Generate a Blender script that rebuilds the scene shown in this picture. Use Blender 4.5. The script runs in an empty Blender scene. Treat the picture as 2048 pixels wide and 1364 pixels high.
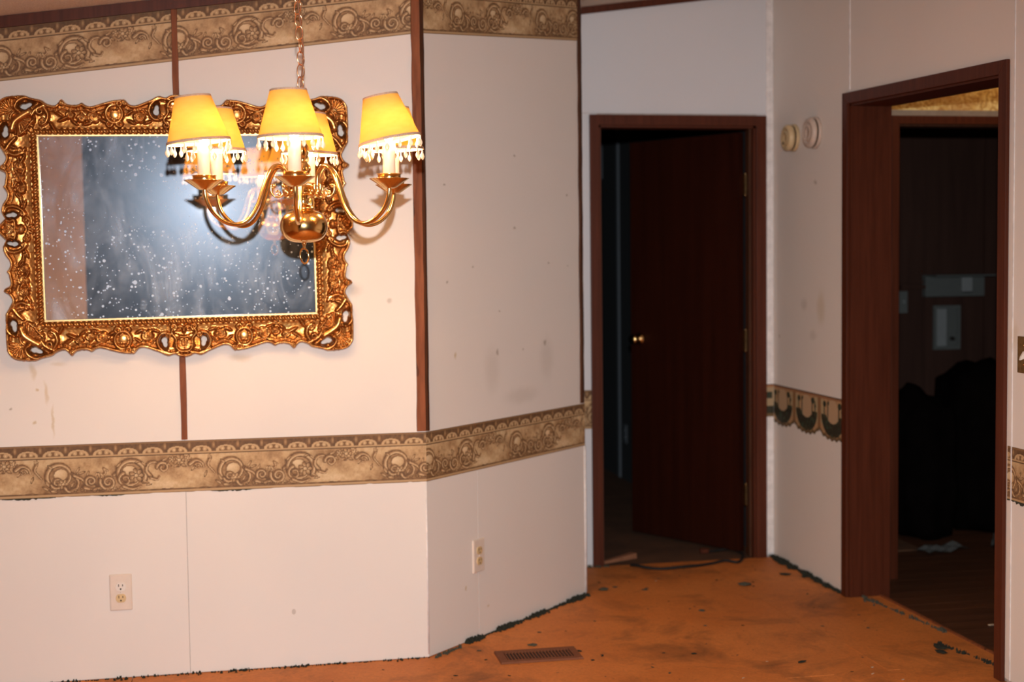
import bpy, bmesh, math, random
import numpy as np
from mathutils import Vector, Matrix
random.seed(7)
RNG = np.random.default_rng(11)
scene = bpy.context.scene
COL = scene.collection
PI = math.pi

# ------------------------------------------------------------------ camera, light, exposure
CAM_H = 1.40
PITCH, YAW, ROLL = math.radians(3.39), math.radians(11.32), math.radians(-0.677)
fwd = Vector((math.sin(YAW) * math.cos(PITCH), math.cos(YAW) * math.cos(PITCH), -math.sin(PITCH)))
rgt = Vector((math.cos(YAW), -math.sin(YAW), 0))
upv = rgt.cross(fwd)
rgt2 = math.cos(ROLL) * rgt + math.sin(ROLL) * upv
up2 = -math.sin(ROLL) * rgt + math.cos(ROLL) * upv
cd = bpy.data.cameras.new('camera')
cam = bpy.data.objects.new('camera', cd)
COL.objects.link(cam)
mw = Matrix((rgt2, up2, -fwd)).transposed().to_4x4()
mw.translation = Vector((0, 0, CAM_H))
cam.matrix_world = mw
cd.lens, cd.sensor_width, cd.sensor_fit = 50.0, 36.0, 'HORIZONTAL'
cd.clip_start = 0.05
cd.dof.use_dof = True
cd.dof.focus_distance = 4.05
cd.dof.aperture_fstop = 2.4
scene.camera = cam

world = bpy.data.worlds.new('world')
scene.world = world
world.use_nodes = True
world.node_tree.nodes['Background'].inputs[0].default_value = (0.02, 0.02, 0.025, 1)
world.node_tree.nodes['Background'].inputs[1].default_value = 0.05

# the camera's flash on its bracket above the lens
fl = bpy.data.lights.new('camera_flash', 'SPOT')
fl.energy = 640
fl.color = (0.98, 0.97, 0.98)
fl.spot_size = math.radians(80)
fl.spot_blend = 1.0
fl.shadow_soft_size = 0.022
flo = bpy.data.objects.new('camera_flash', fl)
COL.objects.link(flo)
fm = mw.copy()
fm.translation = Vector((0, 0, CAM_H)) + up2 * 0.235
flo.matrix_world = fm @ Matrix.Rotation(math.radians(0.0), 4, 'Y') @ Matrix.Rotation(math.radians(-12.0), 4, 'X')

BULB_EMIT = 365.0            # the chandelier's bulbs light the room as glowing meshes
BULB_COL = (1.0, 0.64, 0.33, 1)

vs = scene.view_settings
vs.view_transform = 'Standard'
vs.look = 'None'
vs.gamma = 1.0
vs.use_curve_mapping = False
vs.exposure = 0.0

# ------------------------------------------------------------------ helpers: materials
def mat(name):
    m = bpy.data.materials.new(name)
    m.use_nodes = True
    nt = m.node_tree
    return m, nt, nt.nodes['Principled BSDF']


def N(nt, typ, **kw):
    n = nt.nodes.new(typ)
    for k, v in kw.items():
        if k.startswith('i_'):
            n.inputs[k[2:].replace('_', ' ')].default_value = v
        else:
            setattr(n, k, v)
    return n


def ramp(nt, fac, stops, interp='LINEAR'):
    r = nt.nodes.new('ShaderNodeValToRGB')
    r.color_ramp.interpolation = interp
    e = r.color_ramp.elements
    while len(e) < len(stops):
        e.new(0.5)
    for el, (p, c) in zip(e, stops):
        el.position = p
        el.color = (*c, 1) if len(c) == 3 else c
    nt.links.new(fac, r.inputs[0])
    return r.outputs[0]


def mixc(nt, fac, a, b):
    n = nt.nodes.new('ShaderNodeMix')
    n.data_type = 'RGBA'
    for s, v in ((0, fac), (6, a), (7, b)):
        if hasattr(v, 'is_output'):
            nt.links.new(v, n.inputs[s])
        else:
            n.inputs[s].default_value = v if s == 0 else (*v, 1)
    return n.outputs[2]


def math_n(nt, op, a, b=None, c=None, clamp=False):
    n = nt.nodes.new('ShaderNodeMath')
    n.operation = op
    n.use_clamp = clamp
    for i, v in enumerate((a, b, c)):
        if v is None:
            continue
        if hasattr(v, 'is_output'):
            nt.links.new(v, n.inputs[i])
        else:
            n.inputs[i].default_value = v
    return n.outputs[0]


def coords(nt, scale=(1, 1, 1), world_space=True):
    if world_space:
        o = nt.nodes.new('ShaderNodeNewGeometry').outputs['Position']
    else:
        o = nt.nodes.new('ShaderNodeTexCoord').outputs['Object']
    mp = nt.nodes.new('ShaderNodeMapping')
    mp.inputs['Scale'].default_value = scale
    nt.links.new(o, mp.inputs[0])
    return mp.outputs[0]


def noise(nt, vec, scale, detail=4, rough=0.55, dist=0.0):
    n = nt.nodes.new('ShaderNodeTexNoise')
    n.inputs['Scale'].default_value = scale
    n.inputs['Detail'].default_value = detail
    n.inputs['Roughness'].default_value = rough
    n.inputs['Distortion'].default_value = dist
    nt.links.new(vec, n.inputs['Vector'])
    return n.outputs['Fac']


def bump(nt, bsdf, h, strength=0.2, dist=0.01):
    b = nt.nodes.new('ShaderNodeBump')
    b.inputs['Strength'].default_value = strength
    b.inputs['Distance'].default_value = dist
    nt.links.new(h, b.inputs['Height'])
    nt.links.new(b.outputs[0], bsdf.inputs['Normal'])


def simple(name, col, rough=0.6, metal=0.0, var=0.12, scale=30, bmp=0.0, spec=0.5):
    m, nt, b = mat(name)
    v = coords(nt)
    f = noise(nt, v, scale)
    lo = tuple(c * (1 - var) for c in col)
    hi = tuple(min(1, c * (1 + var)) for c in col)
    nt.links.new(ramp(nt, f, [(0.3, lo), (0.7, hi)]), b.inputs['Base Color'])
    b.inputs['Roughness'].default_value = rough
    b.inputs['Metallic'].default_value = metal
    b.inputs['Specular IOR Level'].default_value = spec
    if bmp:
        bump(nt, b, f, bmp, 0.003)
    return m


def wall_mat(name, col, stains=(), scuffs=0.35):
    """painted panel with faint grime; stains: (x,y,z, rx,ry,rz, strength, colour)"""
    m, nt, b = mat(name)
    v = coords(nt)
    f = noise(nt, v, 1.6, 3)
    c = ramp(nt, f, [(0.3, tuple(x * 0.965 for x in col)), (0.7, col)])
    # small scuffs and nail marks
    vo = nt.nodes.new('ShaderNodeTexVoronoi')
    vo.inputs['Scale'].default_value = 5.5
    mp = nt.nodes.new('ShaderNodeMapping')
    mp.inputs['Scale'].default_value = (1.0, 1.0, 0.7)
    mp.inputs['Rotation'].default_value = (0.3, 0.5, 0.2)
    nt.links.new(v, mp.inputs[0])
    nt.links.new(mp.outputs[0], vo.inputs['Vector'])
    sp = nt.nodes.new('ShaderNodeSeparateColor')
    nt.links.new(vo.outputs['Color'], sp.inputs[0])
    rad = math_n(nt, 'MULTIPLY', math_n(nt, 'GREATER_THAN', sp.outputs[0], 0.80), math_n(nt, 'MULTIPLY', sp.outputs[1], 0.045))
    spot = math_n(nt, 'MULTIPLY', math_n(nt, 'LESS_THAN', vo.outputs['Distance'], rad), scuffs)
    c = mixc(nt, spot, c, (0.22, 0.15, 0.09))
    if stains:
        nz = nt.nodes.new('ShaderNodeTexNoise')
        nz.inputs['Scale'].default_value = 22
        nz.inputs['Detail'].default_value = 3
        nt.links.new(v, nz.inputs['Vector'])
        off = nt.nodes.new('ShaderNodeVectorMath')
        off.operation = 'MULTIPLY_ADD'
        nt.links.new(nz.outputs['Color'], off.inputs[0])
        off.inputs[1].default_value = (0.03, 0.03, 0.03)
        nt.links.new(v, off.inputs[2])
        for (x, y, z, rx, ry, rz, s, sc) in stains:
            a = nt.nodes.new('ShaderNodeVectorMath')
            a.operation = 'SUBTRACT'
            nt.links.new(off.outputs[0], a.inputs[0])
            a.inputs[1].default_value = (x + .015, y + .015, z + .015)
            d = nt.nodes.new('ShaderNodeVectorMath')
            d.operation = 'DIVIDE'
            nt.links.new(a.outputs[0], d.inputs[0])
            d.inputs[1].default_value = (rx, ry, rz)
            ln = nt.nodes.new('ShaderNodeVectorMath')
            ln.operation = 'LENGTH'
            nt.links.new(d.outputs[0], ln.inputs[0])
            mr = nt.nodes.new('ShaderNodeMapRange')
            mr.interpolation_type = 'SMOOTHSTEP'
            mr.inputs['From Min'].default_value = 1.0
            mr.inputs['From Max'].default_value = 0.2
            mr.inputs['To Min'].default_value = 0.0
            mr.inputs['To Max'].default_value = s
            nt.links.new(ln.outputs['Value'], mr.inputs['Value'])
            c = mixc(nt, mr.outputs[0], c, sc)
    nt.links.new(c, b.inputs['Base Color'])
    b.inputs['Roughness'].default_value = 0.55
    b.inputs['Specular IOR Level'].default_value = 0.3
    bump(nt, b, noise(nt, v, 90, 2), 0.04, 0.002)
    return m


def wood_mat(name, dark, light, rough=0.45, grain=(60, 60, 3), knots=False):
    m, nt, b = mat(name)
    v = coords(nt, grain)
    f = noise(nt, v, 1.0, 5, 0.6, 0.4)
    c = ramp(nt, f, [(0.3, dark), (0.7, light)])
    if knots:
        k = noise(nt, coords(nt, (9, 9, 4)), 1.3, 2)
        c = mixc(nt, math_n(nt, 'MULTIPLY', math_n(nt, 'GREATER_THAN', k, 0.67), 0.7), c, tuple(x * 0.35 for x in dark))
    nt.links.new(c, b.inputs['Base Color'])
    b.inputs['Roughness'].default_value = rough
    b.inputs['Specular IOR Level'].default_value = 0.2
    bump(nt, b, f, 0.12, 0.002)
    return m


def attr_mat(name, rough=0.6):
    m, nt, b = mat(name)
    a = nt.nodes.new('ShaderNodeVertexColor')
    a.layer_name = 'print'
    f = noise(nt, coords(nt), 55, 3)
    nt.links.new(mixc(nt, math_n(nt, 'MULTIPLY', f, 0.22), a.outputs[0], (0.30, 0.20, 0.12)), b.inputs['Base Color'])
    b.inputs['Roughness'].default_value = rough
    b.inputs['Specular IOR Level'].default_value = 0.25
    return m


CREAM = (0.80, 0.73, 0.665)
GR = (0.36, 0.29, 0.22)
YL = (0.55, 0.40, 0.20)
MARKS_B = ((.759, 1.653), (1.074, 1.778), (.879, 1.362), (1.241, 1.377), (1.345, 1.363), (.766, 1.314), (1.075, 1.508), (1.343, 1.640), (1.0, 1.20))
M = {}
M['wall_a'] = wall_mat('wall_paint_left', CREAM, [
    (-.630, 4.88, 1.043, .014, .3, .040, .45, YL), (-.593, 4.88, .968, .010, .3, .050, .5, YL), (-.572, 4.88, .875, .007, .3, .070, .55, YL),
    (-.700, 4.88, .914, .007, .3, .007, .8, GR), (-.622, 4.88, .981, .009, .3, .007, .7, YL), (-.628, 4.88, .871, .008, .3, .007, .7, YL), (-.55, 4.88, 1.065, .035, .3, .012, .3, YL),
    (0.43, 4.88, 1.29, .04, .3, .035, .30, GR), (0.04, 4.88, 1.07, .05, .3, .02, .35, YL), (0.55, 4.88, 1.25, .012, .3, .012, .5, GR)])
M['wall_b'] = wall_mat('wall_paint_angled', CREAM, [
    (0.96, 5.17, 0.98, .07, .07, .12, .17, GR), (1.23, 5.44, 1.00, .07, .07, .12, .17, GR),
    (1.10, 5.31, 0.87, .16, .16, .045, .20, GR), (0.985, 5.20, 1.045, .012, .012, .018, .7, GR),
    (1.22, 5.43, 1.06, .014, .014, .016, .7, GR), (0.80, 5.01, 1.05, .010, .010, .020, .7, YL),
    (1.11, 5.32, 1.05, .012, .012, .008, .6, GR), (0.83, 5.04, 0.20, .008, .008, .016, .7, YL),
    (0.93, 5.14, 0.11, .008, .008, .008, .7, YL), (1.24, 5.45, 2.27, .05, .05, .012, .5, GR)] +
    [(x, x + 4.213, zz, .011, .011, .006, .75, GR) for x, zz in MARKS_B])
M['wall_c'] = wall_mat('wall_paint_back', (0.70, 0.69, 0.70))
M['wall_d'] = wall_mat('wall_paint_right', CREAM, [
    (2.455, 5.62, 1.17, .3, .06, .10, .35, YL), (2.455, 5.80, 1.18, .3, .05, .04, .25, GR), (2.455, 5.70, 1.05, .3, .05, .03, .25, GR),
    (2.455, 5.68, 1.70, .3, .02, .012, .6, GR), (2.455, 4.12, 1.13, .3, .04, .06, .3, YL)], 0.5)
M['seam'] = simple('wall_gap', (0.50, 0.42, 0.37), 0.8)
M['bead'] = simple('white_corner_bead', (0.80, 0.75, 0.72), 0.5)
M['batten'] = wood_mat('raw_brown_batten_wood', (0.15, 0.042, 0.014), (0.29, 0.092, 0.034), 0.6, (55, 55, 5), True)
M['trim'] = wood_mat('dark_red_brown_trim_wood', (0.065, 0.015, 0.006), (0.105, 0.026, 0.011), 0.45, (60, 60, 2.5))
M['trim_edge'] = wood_mat('almost_black_trim_wood', (0.045, 0.017, 0.008), (0.10, 0.038, 0.018), 0.5, (60, 60, 4))
M['slab'] = wood_mat('dark_mahogany_door_veneer', (0.022, 0.0045, 0.002), (0.034, 0.007, 0.003), 0.42, (28, 28, 1.2))
M['brass'] = simple('polished_brass', (0.90, 0.60, 0.24), 0.17, 1.0, 0.05, 12)
M['brass_old'] = simple('tarnished_brass', (0.42, 0.26, 0.11), 0.38, 1.0, 0.25, 60)
M['copper'] = simple('copper_toned_wire', (0.95, 0.50, 0.27), 0.2, 1.0, 0.06, 20)
M['cord'] = simple('brown_lamp_cord', (0.22, 0.09, 0.04), 0.5)
M['candle'] = simple('ivory_candle_sleeve', (0.88, 0.80, 0.64), 0.4, 0, .03)
M['braid'] = simple('tan_braid_trim', (0.55, 0.36, 0.25), 0.8, 0, .25, 400)
M['plate'] = simple('ivory_plastic', (0.74, 0.62, 0.52), 0.35, 0, .03)
M['plate2'] = simple('aged_ivory_plastic', (0.66, 0.48, 0.27), 0.35, 0, .08)
M['rec_y'] = simple('yellowed_plastic', (0.64, 0.46, 0.24), 0.35, 0, .08)
M['rec_w'] = simple('white_plastic', (0.78, 0.70, 0.62), 0.35, 0, .03)
M['slot'] = simple('dark_slot', (0.05, 0.028, 0.012), 0.7)
M['det_y'] = simple('yellowed_detector_plastic', (0.60, 0.44, 0.24), 0.45, 0, .10, 25)
M['det_w'] = simple('faded_detector_plastic', (0.60, 0.47, 0.38), 0.45, 0, .05)
M['register'] = simple('brown_painted_steel', (0.20, 0.072, 0.034), 0.7, 0.0, .1, 30, 0, .15)
M['black'] = simple('black_void', (0.012, 0.009, 0.007), 0.9)
M['rubber'] = simple('black_cable_rubber', (0.006, 0.004, 0.003), 0.7)
M['offcut'] = wood_mat('offcut_wood', (0.22, 0.09, 0.045), (0.34, 0.15, 0.08), 0.6, (12, 60, 60))
M['carpet'] = simple('grey_green_carpet_fibre', (0.060, 0.056, 0.036), 0.95, 0, .45, 120)
M['carpet2'] = simple('dark_green_carpet_backing', (0.016, 0.017, 0.009), 0.95, 0, .5, 120)
M['chip'] = simple('pale_chip', (0.55, 0.42, 0.30), 0.8, 0, .2, 200)
M['print'] = attr_mat('scroll_wallpaper_print')
M['torn'] = simple('torn_dark_paper', (0.035, 0.035, 0.02), 0.9, 0, .4, 90)
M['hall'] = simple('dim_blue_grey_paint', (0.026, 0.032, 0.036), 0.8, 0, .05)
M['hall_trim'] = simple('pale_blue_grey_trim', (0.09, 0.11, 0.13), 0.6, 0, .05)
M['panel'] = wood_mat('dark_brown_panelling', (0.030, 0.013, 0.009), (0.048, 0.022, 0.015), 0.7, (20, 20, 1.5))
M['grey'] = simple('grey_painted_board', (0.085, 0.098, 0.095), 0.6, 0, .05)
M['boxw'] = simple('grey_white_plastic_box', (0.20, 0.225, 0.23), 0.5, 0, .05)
M['darkheap'] = simple('near_black_heap', (0.0030, 0.0022, 0.0020), 0.95, 0, .3, 10, 0, .03)
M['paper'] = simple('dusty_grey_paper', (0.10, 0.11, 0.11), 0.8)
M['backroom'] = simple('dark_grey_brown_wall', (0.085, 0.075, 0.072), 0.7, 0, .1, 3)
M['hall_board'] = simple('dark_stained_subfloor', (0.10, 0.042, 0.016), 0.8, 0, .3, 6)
M['tan'] = simple('beige_wall_paint', (0.90, 0.68, 0.46), 0.6, 0, .04, 3)
M['rail'] = simple('dull_tan_rail_paint', (0.30, 0.24, 0.19), 0.6)
M['glass_lamp'] = simple('frosted_glass', (0.9, 0.85, 0.75), 0.4, 0, .02)
M['sheet_edge'] = simple('dark_seam_filler', (0.20, 0.075, 0.025), 0.9)


def floor_board_mat():
    m, nt, b = mat('orange_particle_board')
    v = coords(nt)
    a = noise(nt, v, 2.2, 5, .6)
    c = ramp(nt, a, [(0.28, (0.56, 0.165, 0.032)), (0.72, (0.72, 0.245, 0.058))])
    fl_ = nt.nodes.new('ShaderNodeTexVoronoi')
    fl_.inputs['Scale'].default_value = 120
    nt.links.new(v, fl_.inputs['Vector'])
    sp = nt.nodes.new('ShaderNodeSeparateColor')
    nt.links.new(fl_.outputs['Color'], sp.inputs[0])
    c = mixc(nt, math_n(nt, 'MULTIPLY', sp.outputs[0], 0.28), c, (0.30, 0.10, 0.025))
    st = noise(nt, v, 3.1, 6, .7, .6)
    c = mixc(nt, ramp(nt, st, [(0.50, (0, 0, 0)), (0.70, (.70, .70, .70))]), c, (0.13, 0.050, 0.018))
    d = noise(nt, v, 38, 3, .6)
    c = mixc(nt, ramp(nt, d, [(0.66, (0, 0, 0)), (0.74, (.7, .7, .7))]), c, (0.10, 0.045, 0.02))
    nt.links.new(c, b.inputs['Base Color'])
    b.inputs['Roughness'].default_value = 0.62
    b.inputs['Specular IOR Level'].default_value = 0.3
    bump(nt, b, sp.outputs[1], 0.06, 0.002)
    return m


M['board'] = floor_board_mat()
M['dark_floor'] = wood_mat('dark_brown_plank_floor', (0.060, 0.024, 0.012), (0.11, 0.045, 0.022), 0.5, (3, 40, 40))


def ceiling_mat():
    m, nt, b = mat('stippled_ceiling')
    v = coords(nt)
    f = noise(nt, v, 160, 3, .6)
    nt.links.new(ramp(nt, f, [(0.3, (0.72, 0.58, 0.46)), (0.7, (0.90, 0.78, 0.66))]), b.inputs['Base Color'])
    b.inputs['Roughness'].default_value = 0.9
    bump(nt, b, f, 0.8, 0.01)
    return m


M['ceiling'] = ceiling_mat()


def gold_mat():
    m, nt, b = mat('antique_gold_leaf')
    v = coords(nt, world_space=False)
    f = noise(nt, v, 45, 5, .65)
    f2 = noise(nt, v, 7, 3, .5)
    c = ramp(nt, f, [(0.30, (0.20, 0.062, 0.014)), (0.52, (0.46, 0.195, 0.045)), (0.74, (0.84, 0.55, 0.22))])
    c = mixc(nt, math_n(nt, 'MULTIPLY', f2, 0.45), c, (0.34, 0.13, 0.035))
    nt.links.new(c, b.inputs['Base Color'])
    b.inputs['Metallic'].default_value = 0.85
    nt.links.new(ramp(nt, f, [(0.3, (.36, .36, .36)), (0.7, (.20, .20, .20))]), b.inputs['Roughness'])
    bump(nt, b, noise(nt, v, 260, 2), 0.12, 0.001)
    return m


M['gold'] = gold_mat()
M['gold_bright'] = simple('bright_gold_edge', (0.66, 0.46, 0.20), 0.34, 0.7, .2, 150)


def mirror_mat():
    m, nt, b = mat('dusty_spotted_mirror_glass')
    nt.nodes.remove(b)
    out = nt.nodes['Material Output']
    v = coords(nt, world_space=False)
    sharp = N(nt, 'ShaderNodeBsdfGlossy')
    sharp.inputs['Color'].default_value = (0.80, 0.81, 0.82, 1)
    sharp.inputs['Roughness'].default_value = 0.012
    haze = N(nt, 'ShaderNodeBsdfGlossy')
    haze.inputs['Color'].default_value = (0.55, 0.68, 0.85, 1)
    haze.inputs['Roughness'].default_value = 0.25
    dust = N(nt, 'ShaderNodeBsdfDiffuse')
    dust.inputs['Color'].default_value = (0.62, 0.76, 0.95, 1)
    # dust amount: smears + spots
    mp = nt.nodes.new('ShaderNodeMapping')
    mp.inputs['Rotation'].default_value = (0, 0.6, 0)
    mp.inputs['Scale'].default_value = (9, 9, 3.2)
    nt.links.new(v, mp.inputs[0])
    sm = noise(nt, mp.outputs[0], 1.0, 6, .65, 1.2)
    sm2 = noise(nt, v, 5, 4, .6, .8)
    smear = math_n(nt, 'MULTIPLY', ramp(nt, sm, [(0.40, (0, 0, 0)), (0.74, (.70, .70, .70))]), ramp(nt, sm2, [(0.38, (.05, .05, .05)), (0.68, (1, 1, 1))]))
    tot = math_n(nt, 'ADD', smear, 0.02)
    for sc, thr, mx, off in ((30, 0.30, 0.24, 0.0), (75, 0.30, 0.36, 3.0), (48, .3, .24, 7.0), (110, .3, .36, 5.0)):
        mo = nt.nodes.new('ShaderNodeMapping')
        mo.inputs['Location'].default_value = (off, 0, off)
        mo.inputs['Scale'].default_value = (1, 0.0, 1)
        nt.links.new(v, mo.inputs[0])
        vo = nt.nodes.new('ShaderNodeTexVoronoi')
        vo.inputs['Scale'].default_value = sc
        nt.links.new(mo.outputs[0], vo.inputs['Vector'])
        sp = nt.nodes.new('ShaderNodeSeparateColor')
        nt.links.new(vo.outputs['Color'], sp.inputs[0])
        on = math_n(nt, 'GREATER_THAN', sp.outputs[0], thr)
        dens = ramp(nt, noise(nt, v, 3.2, 3), [(0.36, (0, 0, 0)), (0.52, (1, 1, 1))])
        rad = math_n(nt, 'MULTIPLY', math_n(nt, 'MULTIPLY', on, dens), math_n(nt, 'MULTIPLY', math_n(nt, 'POWER', sp.outputs[1], 3.0), mx))
        mr = nt.nodes.new('ShaderNodeMapRange')
        mr.interpolation_type = 'SMOOTHSTEP'
        nt.links.new(math_n(nt, 'SUBTRACT', rad, vo.outputs['Distance']), mr.inputs['Value'])
        mr.inputs['From Min'].default_value = 0.0
        mr.inputs['From Max'].default_value = 0.06
        mr.inputs['To Max'].default_value = 0.85
        tot = math_n(nt, 'MAXIMUM', tot, mr.outputs[0])
    blot = ramp(nt, noise(nt, v, 13, 4, .6, .5), [(0.60, (0, 0, 0)), (0.72, (.45, .45, .45))])
    tot = math_n(nt, 'MAXIMUM', tot, math_n(nt, 'MULTIPLY', blot, ramp(nt, noise(nt, v, 2.6, 2), [(.45, (0, 0, 0)), (.6, (1, 1, 1))])))
    m1 = nt.nodes.new('ShaderNodeMixShader')
    m1.inputs[0].default_value = 0.030
    nt.links.new(sharp.outputs[0], m1.inputs[1])
    nt.links.new(haze.outputs[0], m1.inputs[2])
    m2 = nt.nodes.new('ShaderNodeMixShader')
    nt.links.new(tot, m2.inputs[0])
    nt.links.new(m1.outputs[0], m2.inputs[1])
    nt.links.new(dust.outputs[0], m2.inputs[2])
    nt.links.new(m2.outputs[0], out.inputs[0])
    return m


M['mirror'] = mirror_mat()


def shade_mat():
    m, nt, b = mat('cream_lamp_shade_fabric')
    nt.nodes.remove(b)
    out = nt.nodes['Material Output']
    v = coords(nt, (1, 1, 3), False)
    f = noise(nt, v, 25, 3)
    d = N(nt, 'ShaderNodeBsdfDiffuse')
    nt.links.new(ramp(nt, f, [(.3, (0.74, 0.50, 0.15)), (.7, (0.80, 0.56, 0.18))]), d.inputs[0])
    t = N(nt, 'ShaderNodeBsdfTranslucent')
    nt.links.new(ramp(nt, f, [(.3, (0.090, 0.046, 0.006)), (.7, (0.098, 0.052, 0.008))]), t.inputs[0])
    mx = nt.nodes.new('ShaderNodeMixShader')
    mx.inputs[0].default_value = 0.5
    nt.links.new(d.outputs[0], mx.inputs[1])
    nt.links.new(t.outputs[0], mx.inputs[2])
    nt.links.new(mx.outputs[0], out.inputs[0])
    return m


M['shade'] = shade_mat()


def crystal_mat():
    m, nt, b = mat('clear_crystal')
    b.inputs['Base Color'].default_value = (1.0, 0.93, 0.78, 1)
    b.inputs['Roughness'].default_value = 0.08
    b.inputs['Transmission Weight'].default_value = 0.45
    b.inputs['IOR'].default_value = 1.5
    return m


M['crystal'] = crystal_mat()


def bulb_mat():
    m, nt, b = mat('glowing_bulb')
    b.inputs['Base Color'].default_value = (1, .9, .7, 1)
    b.inputs['Emission Color'].default_value = BULB_COL
    b.inputs['Emission Strength'].default_value = BULB_EMIT
    return m


M['bulb'] = bulb_mat()
M['added_bulb'] = bulb_mat()  # bulb of the unseen light added in the side room
M['added_bulb'].name = 'added_dim_bulb'
M['added_bulb'].node_tree.nodes['Principled BSDF'].inputs['Emission Strength'].default_value = 190


def gold_paper_mat():
    m, nt, b = mat('gold_leafy_wallpaper')
    v = coords(nt)
    f = noise(nt, v, 26, 3, .5, 2.5)
    w = noise(nt, v, 9, 3, .5, 1.5)
    c = ramp(nt, f, [(0.36, (0.55, 0.28, 0.08)), (0.5, (0.85, 0.58, 0.20)), (0.62, (0.95, 0.78, 0.36))])
    c = mixc(nt, ramp(nt, w, [(.5, (0, 0, 0)), (.62, (.6, .6, .6))]), c, (0.55, 0.27, 0.08))
    nt.links.new(c, b.inputs['Base Color'])
    b.inputs['Roughness'].default_value = 0.4
    return m


M['gold_paper'] = gold_paper_mat()

# ------------------------------------------------------------------ helpers: geometry
class MB:
    def __init__(s):
        s.v, s.f, s.sm = [], [], []

    def add(s, vs_, fs, smooth=False):
        o = len(s.v)
        s.v += [tuple(p) for p in vs_]
        s.f += [tuple(i + o for i in f) for f in fs]
        s.sm += [smooth] * len(fs)
        return s

    def box(s, x0, x1, y0, y1, z0, z1):
        vs_ = [(x, y, z) for x in (x0, x1) for y in (y0, y1) for z in (z0, z1)]
        return s.add(vs_, [(0, 1, 3, 2), (4, 6, 7, 5), (0, 4, 5, 1), (2, 3, 7, 6), (0, 2, 6, 4), (1, 5, 7, 3)])

    def hexa(s, lo, hi):
        """two quads (4 points each, same winding)"""
        n = len(lo)
        return s.add(list(lo) + list(hi), [tuple(range(n - 1, -1, -1)), tuple(range(n, 2 * n))] +
                     [(i, (i + 1) % n, n + (i + 1) % n, n + i) for i in range(n)])

    def lathe(s, prof, n=24, c=(0, 0, 0), axis='z', caps=True):
        vs_, fs = [], []
        for r, z in prof:
            for k in range(n):
                a = 2 * PI * k / n
                p = (r * math.cos(a), r * math.sin(a), z)
                if axis == '-x':
                    p = (-z, p[0], p[1])
                elif axis == '-y':
                    p = (p[0], -z, p[1])
                vs_.append((c[0] + p[0], c[1] + p[1], c[2] + p[2]))
        for i in range(len(prof) - 1):
            for k in range(n):
                a, b = i * n + k, i * n + (k + 1) % n
                fs.append((a, b, b + n, a + n))
        if caps:
            if prof[0][0] > 1e-4:
                fs.append(tuple(range(n - 1, -1, -1)))
            if prof[-1][0] > 1e-4:
                fs.append(tuple(range((len(prof) - 1) * n, len(prof) * n)))
        return s.add(vs_, fs, True)

    def tube(s, pts, r, n=8, closed=False):
        pts = [Vector(p) for p in pts]
        rs = r if isinstance(r, (list, tuple)) else [r] * len(pts)
        m = len(pts)
        vs_, fs = [], []
        nrm = None
        for i, p in enumerate(pts):
            if closed:
                t = pts[(i + 1) % m] - pts[i - 1]
            else:
                t = pts[min(i + 1, m - 1)] - pts[max(i - 1, 0)]
            t.normalize()
            if nrm is None:
                nrm = t.orthogonal().normalized()
            else:
                nrm = (nrm - t * nrm.dot(t)).normalized()
            bn = t.cross(nrm)
            for k in range(n):
                a = 2 * PI * k / n
                vs_.append(p + (nrm * math.cos(a) + bn * math.sin(a)) * rs[i])
        for i in range(m if closed else m - 1):
            j = (i + 1) % m
            for k in range(n):
                fs.append((i * n + k, i * n + (k + 1) % n, j * n + (k + 1) % n, j * n + k))
        if not closed:
            fs += [tuple(range(n - 1, -1, -1)), tuple(range((m - 1) * n, m * n))]
        return s.add(vs_, fs, True)

    def build(s, name, material, parent=None, bevel=0.0):
        me = bpy.data.meshes.new(name)
        me.from_pydata(s.v, [], s.f)
        me.polygons.foreach_set('use_smooth', s.sm)
        me.update()
        if bevel:
            bm = bmesh.new()
            bm.from_mesh(me)
            bmesh.ops.recalc_face_normals(bm, faces=bm.faces)
            bmesh.ops.bevel(bm, geom=bm.edges[:], offset=bevel, segments=2, affect='EDGES', profile=0.7)
            bm.to_mesh(me)
            bm.free()
        return link(name, me, material, parent)


def link(name, me, material, parent=None):
    if material is not None:
        me.materials.append(M[material])
    o = bpy.data.objects.new(name, me)
    COL.objects.link(o)
    if parent is not None:
        o.parent = parent
    return o


def tag(o, label, cat, group=None):
    o['label'] = label
    o['category'] = cat
    if group:
        o['group'] = group
    return o


def struct(o):
    o['kind'] = 'structure'
    return o


def empty(name, loc=(0, 0, 0), rz=0.0):
    o = bpy.data.objects.new(name, None)
    o.empty_display_size = 0.05
    COL.objects.link(o)
    o.location = loc
    o.rotation_euler = (0, 0, rz)
    return o


def copy_child(src, parent, name=None):
    c = src.copy()
    COL.objects.link(c)
    c.parent = parent
    return c


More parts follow.
